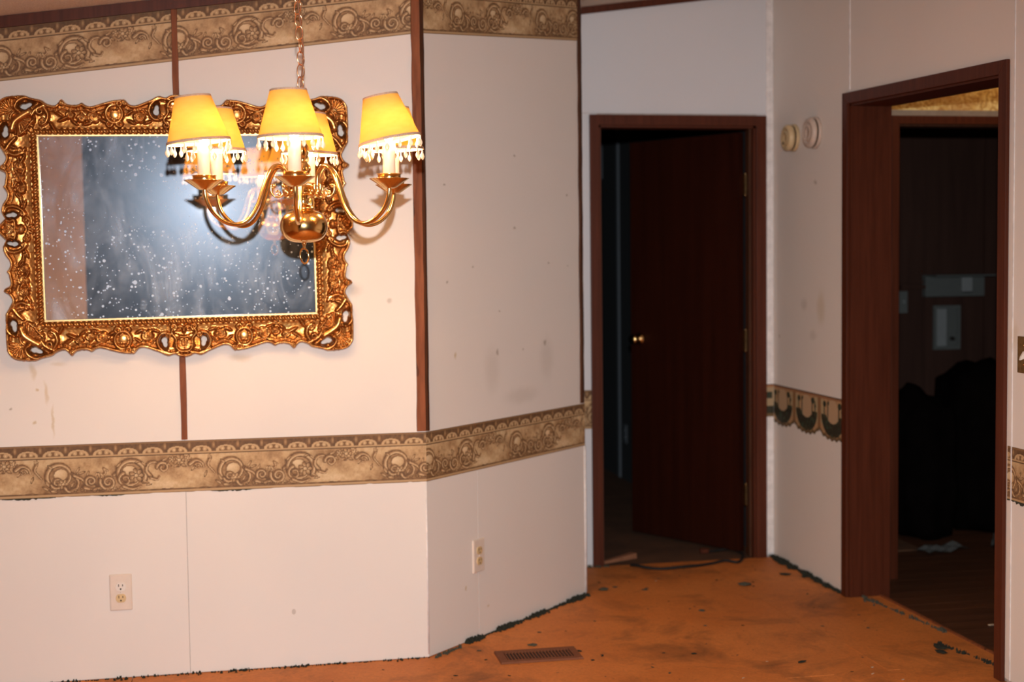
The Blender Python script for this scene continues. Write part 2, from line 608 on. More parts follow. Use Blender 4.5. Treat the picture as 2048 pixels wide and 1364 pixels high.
def grid_mesh(name, P, C=None, mask=None, smooth=True):
    """P (h,w,3) positions, C (h,w,3) colours, mask (h-1,w-1) bool faces kept"""
    h, w = P.shape[:2]
    idx = np.arange(h * w).reshape(h, w)
    q = np.stack([idx[:-1, :-1], idx[:-1, 1:], idx[1:, 1:], idx[1:, :-1]], -1)
    q = q.reshape(-1, 4) if mask is None else q[mask]
    used = np.unique(q)
    remap = np.full(h * w, -1)
    remap[used] = np.arange(len(used))
    q = remap[q]
    V = P.reshape(-1, 3)[used]
    me = bpy.data.meshes.new(name)
    me.vertices.add(len(V))
    me.vertices.foreach_set('co', V.astype(np.float32).ravel())
    me.loops.add(q.size)
    me.loops.foreach_set('vertex_index', q.astype(np.int32).ravel())
    me.polygons.add(len(q))
    me.polygons.foreach_set('loop_start', np.arange(0, q.size, 4, dtype=np.int32))
    me.polygons.foreach_set('use_smooth', np.full(len(q), smooth))
    me.update(calc_edges=True)
    if C is not None:
        a = me.color_attributes.new('print', 'FLOAT_COLOR', 'POINT')
        cc = np.ones((len(V), 4), np.float32)
        cc[:, :3] = C.reshape(-1, 3)[used]
        a.data.foreach_set('color', cc.ravel())
    return me


def poly_dist(X, Y, pts):
    """distance of every grid point to a polyline, and the parameter 0..1 along it"""
    pts = np.asarray(pts, float)
    best = np.full(X.shape, 1e9)
    par = np.zeros(X.shape)
    n = len(pts) - 1
    for i in range(n):
        ax, ay = pts[i]
        bx, by = pts[i + 1]
        dx, dy = bx - ax, by - ay
        L = dx * dx + dy * dy + 1e-12
        t = np.clip(((X - ax) * dx + (Y - ay) * dy) / L, 0, 1)
        d = np.hypot(X - ax - t * dx, Y - ay - t * dy)
        k = d < best
        best[k] = d[k]
        par[k] = (i + t[k]) / n
    return best, par


def spiral(cx, cy, r0, r1, a0, turns, n=26):
    t = np.linspace(0, 1, n)
    r = r0 + (r1 - r0) * t
    a = math.radians(a0) + turns * 2 * PI * t
    return np.stack([cx + r * np.cos(a), cy + r * np.sin(a)], -1)


def smooth_pts(p, n=8):
    """Catmull-Rom through points (any dimension)"""
    p = np.asarray(p, float)
    q = np.vstack([2 * p[0] - p[1], p, 2 * p[-1] - p[-2]])
    out = []
    for i in range(1, len(q) - 2):
        for t in np.linspace(0, 1, n, endpoint=False):
            out.append(0.5 * ((2 * q[i]) + (-q[i - 1] + q[i + 1]) * t + (2 * q[i - 1] - 5 * q[i] + 4 * q[i + 1] - q[i + 2]) * t * t +
                              (-q[i - 1] + 3 * q[i] - 3 * q[i + 1] + q[i + 2]) * t ** 3))
    out.append(p[-1])
    return np.array(out)


def vnoise(shape, cells, seed):
    """smooth value noise, tiling in x"""
    r = np.random.default_rng(seed)
    cy, cx = cells
    g = r.random((cy + 1, cx))
    y = np.linspace(0, cy, shape[0], endpoint=False)
    x = np.linspace(0, cx, shape[1], endpoint=False)
    yi, xi = y.astype(int), x.astype(int)
    fy, fx = (y - yi), (x - xi)
    fy, fx = (fy * fy * (3 - 2 * fy))[:, None], (fx * fx * (3 - 2 * fx))[None]
    y1 = np.minimum(yi + 1, cy)
    x1 = (xi + 1) % cx
    return (g[np.ix_(yi, xi)] * (1 - fy) * (1 - fx) + g[np.ix_(yi, x1)] * (1 - fy) * fx +
            g[np.ix_(y1, xi)] * fy * (1 - fx) + g[np.ix_(y1, x1)] * fy * fx)


# ------------------------------------------------------------------ room shell
YA, XC, YC, XD = 4.88, 0.667, 6.15, 2.455
BE = (1.43, 5.643)                       # end of the angled wall
SL, Z0 = 0.132, 2.286                    # ceiling slope along x
def zc(x): return Z0 + SL * x


XL, YB = -2.6, -2.2
c = MB()
c.hexa([(XL - .2, YB - .2, zc(XL - .2)), (XD + .1, YB - .2, zc(XD + .1)), (XD + .1, YC + .1, zc(XD + .1)), (XL - .2, YC + .1, zc(XL - .2))],
       [(XL - .2, YB - .2, zc(XL) + .2), (XD + .1, YB - .2, zc(XD) + .2), (XD + .1, YC + .1, zc(XD) + .2), (XL - .2, YC + .1, zc(XL) + .2)])
struct(c.build('ceiling', 'ceiling'))

# floor: subfloor with particle-board sheets
fb = MB().box(XL - .1, XD + .14, YB - .1, YC + .0, -.06, -.012)
floor = struct(fb.build('floor', 'sheet_edge'))
G = 0.0012
xs = [XL - .1, -.34, 2.10, XD + .13]
ys = [YB - .1, 0.40, 1.62, 2.84, 4.06, YC]
for i in range(len(xs) - 1):
    for j in range(len(ys) - 1):
        s_ = MB().box(xs[i] + G, xs[i + 1] - G, ys[j] + G, ys[j + 1] - G, -.012, 0.0)
        s_.build('floor_sheet', 'board', floor)
# narrow patched strips of board near the opening
for (x0, x1, y0, y1) in ((1.78, 1.95, 4.355, 4.47), (2.145, 2.19, 4.36, 4.70)):
    MB().box(x0, x1, y0, y1, -.004, 0.0016).build('floor_patch', 'board', floor)
struct(MB().box(1.3, 3.2, YC + .002, 10.2, -.06, -.003).build('floor_hall', 'hall_board'))
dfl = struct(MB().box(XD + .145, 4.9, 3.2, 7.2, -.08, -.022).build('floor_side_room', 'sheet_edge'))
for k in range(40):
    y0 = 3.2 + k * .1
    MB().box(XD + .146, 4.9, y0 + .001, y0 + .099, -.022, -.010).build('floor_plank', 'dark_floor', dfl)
th = MB().hexa([(XD + .128, 4.19, -.012), (XD + .150, 4.19, -.012), (XD + .150, 5.34, -.012), (XD + .128, 5.34, -.012)],
               [(XD + .130, 4.19, .006), (XD + .140, 4.19, .006), (XD + .140, 5.34, .006), (XD + .130, 5.34, .006)])
struct(th.build('trim_1', 'batten'))


def wall_prism(name, p0, p1, thick, z0, zt0, zt1, material, parent=None, off=0.0):
    """vertical slab from p0 to p1 (xy); front face on the line shifted by -off along the outward normal; thick goes backward (left of p0->p1)"""
    d = Vector((p1[0] - p0[0], p1[1] - p0[1]))
    d.normalize()
    n = Vector((-d.y, d.x))
    a0 = Vector(p0) + n * off
    a1 = Vector(p1) + n * off
    b0, b1 = a0 + n * thick, a1 + n * thick
    m_ = MB()
    m_.hexa([(a0.x, a0.y, z0), (a1.x, a1.y, z0), (b1.x, b1.y, z0), (b0.x, b0.y, z0)],
            [(a0.x, a0.y, zt0), (a1.x, a1.y, zt1), (b1.x, b1.y, zt1), (b0.x, b0.y, zt0)])
    return m_.build(name, material, parent)


# --- wall A (left)
wa = struct(wall_prism('wall_left', (XL, YA), (XC, YA), .09, -.01, zc(XL), zc(XC), 'seam', None, .006))
sa = -0.150
for x0, x1 in ((XL, -1.372), (-1.370, sa - .001), (sa + .001, XC)):
    wall_prism('wall_panel', (x0, YA), (x1, YA), .006, 0.003, zc(x0) - .002, zc(x1) - .002, 'wall_a', wa)
# --- wall B (angled)
wb = struct(wall_prism('wall_angled', (XC, YA), BE, .09, -.01, zc(XC), zc(BE[0]), 'seam', None, .006))
wall_prism('wall_panel', (XC, YA), BE, .006, .70, zc(XC) - .002, zc(BE[0]) - .002, 'wall_b', wb)
mx_, my_ = XC + .218, YA + .218
wall_prism('wall_panel', (XC, YA), (mx_ - .0007, my_ - .0007), .006, .003, .70, .70, 'wall_b', wb)
wall_prism('wall_panel', (mx_ + .0007, my_ + .0007), BE, .006, .003, .70, .70, 'wall_b', wb)
# return behind the angled wall
wr = struct(wall_prism('wall_return', (BE[0] - .0, BE[1]), (BE[0] - .0, YC), .08, -.01, zc(BE[0]), zc(BE[0]), 'wall_c'))
# white bead at the outer corners
def corner_bead(x, y, z0, z1, r, parent, m_='bead'):
    MB().lathe([(r, z0), (r, z1)], 10, (x, y, 0)).build('corner_bead', m_, parent)


corner_bead(BE[0] - .003, BE[1] + .001, .012, .62, .008, wb)
corner_bead(XC - .001, YA + .002, .012, .62, .0035, wb)

# --- wall C (back, with the door)
DX0, DX1, DZ = 1.626, 2.374, 1.984
wc = struct(MB().box(BE[0] - .08, DX0, YC + .006, YC + .09, -.01, zc(1.5) + .1).box(DX1, XD + .1, YC + .006, YC + .09, -.01, zc(2.4) + .05)
            .box(DX0, DX1, YC + .006, YC + .09, DZ, zc(2) + .1).build('wall_back', 'seam'))
MB().box(BE[0] - .07, DX0, YC, YC + .006, 0.01, DZ + .045).build('wall_panel', 'wall_c', wc)
MB().box(DX1, XD - .0, YC, YC + .006, 0.01, DZ + .045).build('wall_panel', 'wall_c', wc)
MB().box(BE[0] - .07, XD - .0, YC, YC + .006, DZ + .047, zc(BE[0]) + .13).build('wall_panel', 'wall_c', wc)
# rounded white cove in the corner of C and D
MB().box(XD - .035, XD - .002, YC - .005, YC + .001, .02, 2.6).build('corner_strip', 'bead', wc)

# --- wall D (right, with the cased opening)
OY0, OY1, OZ0, OZ1 = 4.196, 5.345, 1.968, 1.996    # near jamb, far jamb, head heights at near and far end
wd = struct(MB().box(XD + .006, XD + .175, OY1, YC + .09, -.01, zc(XD) + .02).box(XD + .006, XD + .175, YB, OY0, -.01, zc(XD) + .02)
            .box(XD + .006, XD + .175, OY0, OY1, OZ1 + .01, zc(XD) + .02).build('wall_right', 'seam'))
ZT = zc(XD) - .001
MB().box(XD, XD + .006, 5.343, YC, .012, ZT).build('wall_panel', 'wall_d', wd)
MB().box(XD, XD + .006, 4.132, 5.341, OZ1 + .01, ZT).build('wall_panel', 'wall_d', wd)
MB().box(XD, XD + .006, 4.132, OY0, .012, OZ1 + .01).build('wall_panel', 'wall_d', wd)
MB().box(XD, XD + .006, 2.90, 4.130, .012, ZT).build('wall_panel', 'wall_d', wd)
MB().box(XD, XD + .006, YB, 2.898, .012, ZT).build('wall_panel', 'wall_d', wd)
MB().box(XD - .003, XD + .001, 5.337, 5.347, 2.05, ZT).build('seam_strip', 'bead', wd)
MB().box(XD - .0025, XD + .001, 4.124, 4.129, .012, ZT).build('seam_strip', 'bead', wd)

# --- unseen side of the room: left wall, partition seen in the mirror, plain dark back wall
struct(MB().box(XL - .1, XL, YB, YA, -.01, 2.4).build('wall_far_left', 'tan'))
struct(MB().box(XL - .1, XD + .1, YB - .1, YB, -.01, 2.7).build('wall_behind', 'backroom'))
EDGE_X, EDGE_Y = -0.62, 2.55
struct(MB().hexa([(XL, EDGE_Y - .10, -.01), (EDGE_X - .08, EDGE_Y - .10, -.01), (EDGE_X, EDGE_Y, -.01), (XL, EDGE_Y, -.01)],
                 [(XL, EDGE_Y - .10, zc(XL)), (EDGE_X - .08, EDGE_Y - .10, zc(EDGE_X - .08)), (EDGE_X, EDGE_Y, zc(EDGE_X)), (XL, EDGE_Y, zc(XL))]).build('wall_partition', 'tan'))

# --- ceiling trim strip (dark) and battens
def sloped_strip(name, p0, p1, h, t, ztop, material, parent, jag=0.0):
    d = Vector((p1[0] - p0[0], p1[1] - p0[1])).normalized()
    n = Vector((d.y, -d.x))
    m_ = MB()
    a0, a1 = Vector(p0), Vector(p1)
    b0, b1 = a0 + n * t, a1 + n * t
    z0_, z1_ = zc(p0[0]) + ztop, zc(p1[0]) + ztop
    m_.hexa([(a0.x, a0.y, z0_ - h), (b0.x, b0.y, z0_ - h), (b1.x, b1.y, z1_ - h), (a1.x, a1.y, z1_ - h)],
            [(a0.x, a0.y, z0_), (b0.x, b0.y, z0_), (b1.x, b1.y, z1_), (a1.x, a1.y, z1_)])
    return m_.build(name, material, parent)


sloped_strip('ceiling_trim', (XL, YA), (XC + .006, YA), .037, .014, -.001, 'trim', wa)
sloped_strip('ceiling_trim', (XC, YA), BE, .037, .014, -.001, 'trim', wb)
sloped_strip('ceiling_trim', (BE[0], YC), (XD, YC), .030, .014, -.001, 'trim', wc)


def rough_batten(name, x0, x1, y0, y1, z0, z1, parent, mname='batten', amp=.0012, n=26):
    """thin strip of wood with a slightly uneven edge"""
    m_ = MB()
    vs_, fs = [], []
    for i in range(n + 1):
        z = z0 + (z1 - z0) * i / n
        e0, e1 = random.uniform(-amp, amp), random.uniform(-amp, amp)
        vs_ += [(x0 + e0, y1, z), (x0 + e0 + .0015, y0, z), (x1 + e1 - .0015, y0, z), (x1 + e1, y1, z)]
    for i in range(n):
        for k in range(4):
            a, b = i * 4 + k, i * 4 + (k + 1) % 4
            fs.append((a, b, b + 4, a + 4))
    fs += [(3, 2, 1, 0), tuple(range(n * 4, n * 4 + 4))]
    m_.add(vs_, fs)
    return m_.build(name, mname, parent)


rough_batten('batten', -.160, -.139, YA - .007, YA, .80, zc(-.15) - .038, wa)
rough_batten('batten', .637, .668, YA - .010, YA, .80, zc(.65) - .038, wa, 'batten', .0014)
# its thin edge on the angled wall
bt = rough_batten('batten', 0, .0135, -.010, 0, .80, zc(.67) - .038, wb, 'trim_edge', .001)
bt.location = (XC - .001, YA - .001, 0)
bt.rotation_euler = (0, 0, PI / 4)
bt2 = rough_batten('batten', 1.045, 1.066, -.008, 0, .80, zc(1.4) - .038, wb, 'trim_edge', .0022)
bt2.location = (XC, YA, 0)
bt2.rotation_euler = (0, 0, PI / 4)

# ------------------------------------------------------------------ printed wallpaper borders
PW, PH, RES = 0.56, 0.174, 0.00125


def scroll_print():
    nx, ny = int(PW / RES), int(PH / RES)
    X, Y = np.meshgrid((np.arange(nx) + .5) * RES, (np.arange(ny) + .5) * RES)
    t = 0.66 + 0.22 * (vnoise(X.shape, (6, 14), 1) - .5) + 0.14 * (vnoise(X.shape, (16, 48), 2) - .5)
    # light patch in the open part of the field
    t += 0.10 * np.exp(-(((X - .42) / .10) ** 2 + ((Y - .040) / .030) ** 2))
    t -= 0.16 * np.exp(-((Y - .100) / .03) ** 2) * np.exp(-(((X - .40) / .05) ** 2))
    t -= 0.16 * np.exp(-((Y - .018) / .02) ** 2) * np.clip(np.cos((X - .115) / PW * 2 * PI) + .4, 0, 1)

    def wrapped(pts, f):
        for s in (-PW, 0, PW):
            f(np.asarray(pts, float) + [s, 0])

    def stroke(pts, r0, r1, mid=.50, hi=.86, dark=.16):
        def f(p):
            lo, up = p.min(0) - r0 - .004, p.max(0) + r0 + .004
            if up[0] < 0 or lo[0] > PW:
                return
            i0, i1 = max(int(lo[0] / RES), 0), min(int(up[0] / RES) + 1, nx)
            j0, j1 = max(int(lo[1] / RES), 0), min(int(up[1] / RES) + 1, ny)
            if i0 >= i1 or j0 >= j1:
                return
            sx, sy = X[j0:j1, i0:i1], Y[j0:j1, i0:i1]
            d, k = poly_dist(sx, sy, p)
            d2, _ = poly_dist(sx - .0014, sy + .0018, p)
            r = r0 + (r1 - r0) * k
            a = np.clip((r + .0012 - d) / .0016, 0, 1)
            body = dark + (mid - dark) * np.clip((r - d) / (.45 * r), 0, 1)
            body = body + (hi - mid) * np.clip(1 - d2 / (.55 * r), 0, 1)
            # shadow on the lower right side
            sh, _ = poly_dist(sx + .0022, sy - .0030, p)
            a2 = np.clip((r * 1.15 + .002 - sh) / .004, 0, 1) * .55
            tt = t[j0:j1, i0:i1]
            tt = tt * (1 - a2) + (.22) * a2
            t[j0:j1, i0:i1] = tt * (1 - a) + body * a
        wrapped(pts, f)

    def blob(cx, cy, rx, ry, ang=0, mid=.5, hi=.88, dark=.2):
        ca, sa_ = math.cos(math.radians(ang)), math.sin(math.radians(ang))
        for s in (-PW, 0, PW):
            dx, dy = X - cx - s, Y - cy
            u, v = (dx * ca + dy * sa_) / rx, (-dx * sa_ + dy * ca) / ry
            q = np.hypot(u, v)
            a = np.clip((1.1 - q) / .15, 0, 1)
            L = np.clip(1 - np.hypot(u + .3, v - .35) / 1.1, 0, 1)
            body = np.where(q > .82, dark, mid + (hi - mid) * L)
            t[:] = t * (1 - a) + body * a

    def flower(cx, cy, r, n=6):
        for k in range(n):
            a = 2 * PI * k / n
            blob(cx + r * .62 * math.cos(a), cy + r * .62 * math.sin(a), r * .5, r * .34, math.degrees(a), .46, .8, .16)
        blob(cx, cy, r * .33, r * .33, 0, .6, .92, .14)

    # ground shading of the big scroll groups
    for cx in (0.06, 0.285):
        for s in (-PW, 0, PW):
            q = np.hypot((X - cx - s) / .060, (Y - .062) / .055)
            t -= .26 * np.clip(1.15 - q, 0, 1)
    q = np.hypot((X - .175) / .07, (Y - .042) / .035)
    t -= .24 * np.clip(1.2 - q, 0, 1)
    # big left scroll: ring with a domed light centre, leaves below
    stroke(spiral(.060, .070, .044, .030, 250, -.92), .0085, .0045)
    blob(.063, .074, .026, .022, 10, .70, .98, .40)
    stroke(spiral(.050, .048, .020, .006, 200, 1.2), .005, .003)
    flower(.070, .042, .017)
    stroke(smooth_pts([(.100, .075), (.118, .052), (.112, .028), (.090, .020)]), .006, .003)
    stroke(smooth_pts([(.075, .030), (.085, .018), (.110, .016)]), .006, .002)
    # middle flourishes
    stroke(smooth_pts([(.105, .070), (.128, .058), (.140, .040), (.128, .026)]), .006, .002)
    stroke(spiral(.158, .050, .020, .004, 300, -1.5, 34), .0052, .0030)
    stroke(smooth_pts([(.138, .028), (.165, .022), (.190, .026), (.205, .018)]), .0065, .003)
    stroke(spiral(.213, .044, .026, .005, 160, 1.5, 34), .006, .0032)
    stroke(smooth_pts([(.190, .062), (.205, .076), (.200, .090), (.214, .082)]), .0045, .002)
    stroke(smooth_pts([(.232, .066), (.244, .078), (.240, .094)]), .005, .002)
    for a_ in (-20, 10, 40):
        blob(.182 + .010 * a_ / 30, .068, .004, .011, a_, .5, .8)
    # big right scroll with a flower
    stroke(spiral(.286, .068, .050, .034, -30, .96), .0095, .005)
    blob(.284, .080, .026, .018, -8, .72, 1.0, .42)
    stroke(spiral(.268, .050, .022, .008, 100, 1.1), .006, .003)
    flower(.305, .062, .023, 7)
    stroke(smooth_pts([(.262, .028), (.290, .018), (.320, .026)]), .006, .003)
    # C scrolls and the rose under the moulding
    stroke(smooth_pts([(.352, .058), (.338, .078), (.345, .100), (.366, .106), (.378, .096)]), .007, .003)
    stroke(spiral(.392, .086, .020, .006, 180, -1.15), .0055, .003)
    stroke(smooth_pts([(.352, .052), (.372, .046), (.380, .056)]), .005, .0025)
    flower(.446, .108, .021, 7)
    flower(.422, .112, .012, 5)
    flower(.474, .113, .013, 5)
    blob(.436, .090, .010, .005, 30, .4, .7)
    blob(.460, .090, .010, .005, -30, .4, .7)
    stroke(smooth_pts([(.480, .094), (.500, .106), (.520, .098), (.526, .082)]), .007, .003)
    stroke(spiral(.505, .086, .012, .004, 0, 1.2), .004, .002)
    stroke(smooth_pts([(.548, .112), (.540, .092), (.552, .074), (.562, .062)]), .0048, .0025)
    flower(.546, .118, .008, 5)
    for (x, y, a_, L) in ((.118, .088, 60, .012), (.130, .078, 20, .012), (.020, .046, 120, .014), (.014, .030, 150, .012), (.030, .100, 140, .012), (.240, .022, 20, .014), (.225, .016, -10, .012),
                          (.335, .040, -30, .013), (.345, .030, 10, .010), (.150, .076, 70, .010), (.168, .020, 0, .012), (.100, .040, 60, .012), (.250, .100, 45, .012), (.330, .100, -40, .012),
                          (.400, .112, 20, .012), (.412, .094, -30, .010), (.492, .080, 50, .011), (.532, .060, 70, .012), (.040, .018, -15, .014), (.310, .108, 10, .010)):
        blob(x, y, L, L * .36, a_, .44, .78, .12)
    for k in range(16):
        blob(.10 + .010 * k, .016 + .006 * math.sin(k * 2.3), .0055, .0038, 40 * math.sin(k), .36, .6, .12)
    # fine noise crackle
    t += .10 * (vnoise(X.shape, (50, 160), 5) - .5)
    # bottom: dark ragged line and plain lip
    rag = .0135 + .004 * (vnoise((1, nx), (1, 40), 8)[0] - .5)
    t = np.where((Y < rag[None] + .002) & (Y > .010), .20 + .25 * (vnoise(X.shape, (10, 60), 9)), t)
    t = np.where(Y <= .010, .66, t)
    t = np.where(Y <= .0025, .40, t)
    # moulding lines
    t = np.where((Y > .127) & (Y < .1295), .18, t)
    t = np.where((Y >= .1295) & (Y < .1345), .66, t)
    t = np.where((Y >= .1345) & (Y < .1365), .30, t)
    # egg and dart band
    ew = PW / 7
    lx = (X % ew) - ew / 2
    ly = Y - .1365
    band = (Y >= .1365) & (Y < .168)
    e = .20 + .16 * (vnoise(X.shape, (20, 90), 12))
    rr = np.hypot(lx / .033, ly / .0195)
    e = np.where((rr < 1.0) & (rr > .70), .74 - .5 * np.abs(rr - .86), e)
    e = np.where(rr <= .70, .36, e)
    for sx in (-.0105, .0105):
        q = np.hypot(lx - sx, ly - .0072)
        e = np.where(q < .0068, .70 - 30 * np.abs(q - .0045), e)
        e = np.where(q < .0022, .88, e)
    dd = np.hypot((np.abs(lx) - ew / 2) / .0055, (ly - .020) / .012)
    e = np.where(dd < 1, .62 - .25 * dd, e)
    t = np.where(band, e, t)
    t = np.where(Y >= .168, .40, t)
    t = np.where(Y >= .172, .22, t)
    t = np.clip(.56 + (t - .56) * 1.3 - .04, 0, 1)
    stops = np.array([0, .2, .45, .7, 1.0])
    colr = np.array([[.075, .035, .014], [.145, .072, .030], [.33, .185, .080], [.55, .365, .185], [.74, .56, .33]])
    return np.stack([np.interp(t, stops, colr[:, k]) for k in range(3)], -1)


SCROLL = scroll_print()


def border(name, parent, p0, p1, zb, slope, u0=0.0, off=.0009, height=PH, res=.0017, dim=1.0, ragged=0.0):
    """printed paper strip from p0 to p1 in plan; bottom edge at zb (+ slope*x)"""
    p0, p1 = np.array(p0), np.array(p1)
    L = np.linalg.norm(p1 - p0)
    d = (p1 - p0) / L
    n = np.array([d[1], -d[0]])
    nu, nv = int(L / res) + 1, int(height / res) + 1
    U, V = np.meshgrid(np.linspace(0, L, nu), np.linspace(0, height, nv))
    x = p0[0] + d[0] * U + n[0] * off
    y = p0[1] + d[1] * U + n[1] * off
    lift = np.zeros(nu)
    if ragged:
        lift = ragged * np.clip(vnoise((1, nu), (1, max(4, int(L / .02))), 77)[0] - .55, 0, 1)
    z = zb + slope * (p0[0] + d[0] * U) + np.maximum(V, lift[None])
    ci = ((((U + u0) % PW) / PW) * SCROLL.shape[1]).astype(int) % SCROLL.shape[1]
    cj = np.clip((V / height * SCROLL.shape[0]).astype(int), 0, SCROLL.shape[0] - 1)
    me = grid_mesh(name, np.stack([x, y, z], -1), SCROLL[cj, ci] * dim)
    o = link(name, me, 'print', parent)
    o['label'] = 'tan and brown printed wallpaper border with scrolls and flowers'
    return o


# lower border on A: circle motif sits at pixel 105 -> x about -.55
LB = .622
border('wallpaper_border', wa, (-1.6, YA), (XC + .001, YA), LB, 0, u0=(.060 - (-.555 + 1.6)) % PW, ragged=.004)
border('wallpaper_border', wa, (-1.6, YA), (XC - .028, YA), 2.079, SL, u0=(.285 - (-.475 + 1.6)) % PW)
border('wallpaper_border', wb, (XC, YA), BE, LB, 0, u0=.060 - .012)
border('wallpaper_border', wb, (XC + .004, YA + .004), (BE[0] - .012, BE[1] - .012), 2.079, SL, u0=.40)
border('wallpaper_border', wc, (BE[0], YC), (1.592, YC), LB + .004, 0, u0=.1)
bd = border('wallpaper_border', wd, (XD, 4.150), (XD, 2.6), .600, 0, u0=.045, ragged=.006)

# torn dark remnants under the lower border
def torn(parent, p0, d, n, length, zt, h, seed):
    r = np.random.default_rng(seed)
    k = max(8, int(length / .006))
    us = np.linspace(0, length, k)
    dep = h * (.25 + .75 * r.random(k)) * np.sin(np.linspace(.15, PI - .15, k)) ** .5
    m_ = MB()
    vs_ = []
    for off in (.0004, .0022):
        vs_ += [(p0[0] + d[0] * u + n[0] * off, p0[1] + d[1] * u + n[1] * off, zt) for u in us]
        vs_ += [(p0[0] + d[0] * u + n[0] * off, p0[1] + d[1] * u + n[1] * off, zt - q) for u, q in zip(us, dep)]
    fs = []
    for i in range(k - 1):
        fs += [(i, i + 1, k + i + 1, k + i), (2 * k + i, 3 * k + i, 3 * k + i + 1, 2 * k + i + 1), (k + i, k + i + 1, 3 * k + i + 1, 3 * k + i)]
    m_.add(vs_, fs)
    m_.build('torn_paper', 'torn', parent)


for x, ln, h in ((-.74, .17, .007), (-.44, .09, .005), (-.065, .14, .006)):
    torn(wa, (x, YA), (1, 0), (0, -1), ln, LB + .001, h, int(abs(x) * 100))
torn(wd, (XD, 4.149), (0, -1), (-1, 0), .35, .603, .014, 5)
torn(wd, (XD, 3.78), (0, -1), (-1, 0), .5, .603, .010, 6)


# green scalloped border on D
def green_border():
    y_far, y_near, zt, zb, per = YC - .006, 5.386, .803, .640, .272
    res = .002
    L = y_far - y_near
    nu, nv = int(L / res) + 1, int(.19 / res) + 1
    U, V = np.meshgrid(np.linspace(0, L, nu), np.linspace(0, 1, nv))
    ph = ((U + .035) % per) / per                   # 0..1 inside a scallop, cusps at 0
    depth = .142 + .040 * np.sqrt(np.clip(1 - (2 * ph - 1.0) ** 2, 0, 1)) + .004 * np.sin(U * 140)
    D = V * depth                                   # distance below the top edge
    lx = (ph - .5) * per
    t = np.ones(U.shape + (3,)) * np.array([.46, .27, .13])
    nzz = vnoise(U.shape, (10, 60), 31)[..., None]
    t *= (.8 + .4 * nzz)

    def put(mask, col):
        t[mask] = col

    # pale rounded body of the motif
    put(np.hypot(lx / .062, (D - .075) / .062) < 1, (.50, .34, .20))
    put((np.hypot((np.abs(lx) - .105) / .030, (D - .07) / .055) < 1), (.44, .33, .18))
    # dark green crescent that cups it
    cres = (np.hypot(lx / .115, (D - .080) / .092) < 1) & (np.hypot(lx / .072, (D - .055) / .058) > 1) & (D > .080)
    put(cres, (.008, .014, .009))
    put(cres & (vnoise(U.shape, (14, 70), 33) > .72), (.02, .06, .035))
    # stems and buds
    for sx in (-.085, -.05, .06, .09):
        put((np.abs(lx - sx) < .005) & (D > .035) & (D < .10), (.03, .04, .02))
    for sx, dz, r in ((-.082, .036, .016), (-.045, .030, .010), (.068, .034, .018), (.092, .055, .010)):
        put(np.hypot((lx - sx) / r, (D - dz) / (r * .8)) < 1, (.012, .028, .018))
    put((ph < .06) | (ph > .94), (.26, .13, .055))
    put(D < .014, (.33, .15, .07))
    put(D < .004, (.05, .028, .018))
    put(D > depth - .015, (.16, .095, .04))
    put(D > depth - .004, (.06, .045, .02))
    x = np.full(U.shape, XD - .0009)
    me = grid_mesh('wallpaper_border', np.stack([x, y_far - U, zt - D], -1), t)
    o = link('wallpaper_border', me, 'print', wd)
    o['label'] = 'green and tan wallpaper border with a scalloped lower edge'
    # short piece that turns the corner onto the back wall
    w = .05
    nu2 = int(w / res)
    U2, V2 = np.meshgrid(np.linspace(0, w, nu2), np.linspace(0, 1, nv))
    D2 = V2 * .150
    t2 = np.ones(U2.shape + (3,)) * np.array([.42, .30, .17])
    t2[(D2 > .035) & (D2 < .065) & (np.abs(U2 - .03) < .022)] = (.012, .03, .02)
    t2[(D2 > .10)] = (.010, .018, .012)
    t2[(D2 > .135)] = (.16, .095, .04)
    t2[D2 < .014] = (.40, .17, .07)
    t2[D2 < .004] = (.05, .028, .018)
    me = grid_mesh('wallpaper_border', np.stack([XD - .002 - U2, np.full(U2.shape, YC - .0062), .803 - D2], -1), t2)
    link('wallpaper_border', me, 'print', wc)


green_border()

# ------------------------------------------------------------------ door in the back wall
d1 = struct(empty('door_1', (0, 0, 0)))
cw = .040
JD = .10
# casing: three boards; jamb: three boards; stop
cz = DZ - .0
MB().box(DX0 - .036, DX0 + .006, YC - .014, YC + .0, 0, DZ + .038).build('casing', 'trim', d1, .003)
MB().box(DX1 - .006, DX1 + .043, YC - .014, YC + .0, 0, DZ + .038).build('casing', 'trim', d1, .003)
MB().box(DX0 - .036, DX1 + .043, YC - .0145, YC + .0, DZ - .006, DZ + .040).build('casing', 'trim', d1, .003)
MB().box(DX0, DX0 + .016, YC, YC + JD, 0, DZ).build('jamb', 'trim', d1)
MB().box(DX1 - .016, DX1, YC, YC + JD, 0, DZ).build('jamb', 'trim', d1)
MB().box(DX0, DX1, YC, YC + JD, DZ - .016, DZ).build('jamb', 'trim', d1)
MB().box(DX0 + .016, DX0 + .026, YC + .03, YC + .062, 0, DZ - .016).build('door_stop', 'trim_edge', d1)
MB().box(DX1 - .026, DX1 - .016, YC + .03, YC + .062, 0, DZ - .016).build('door_stop', 'trim_edge', d1)
HX, HY, HA = 2.349, YC + .104, math.radians(119)
slab = MB().box(0, .70, -.0, .035, .015, 1.957).build('door_slab', 'slab', d1, .0015)
slab.location = (HX, HY, 0)
slab.rotation_euler = (0, 0, HA)
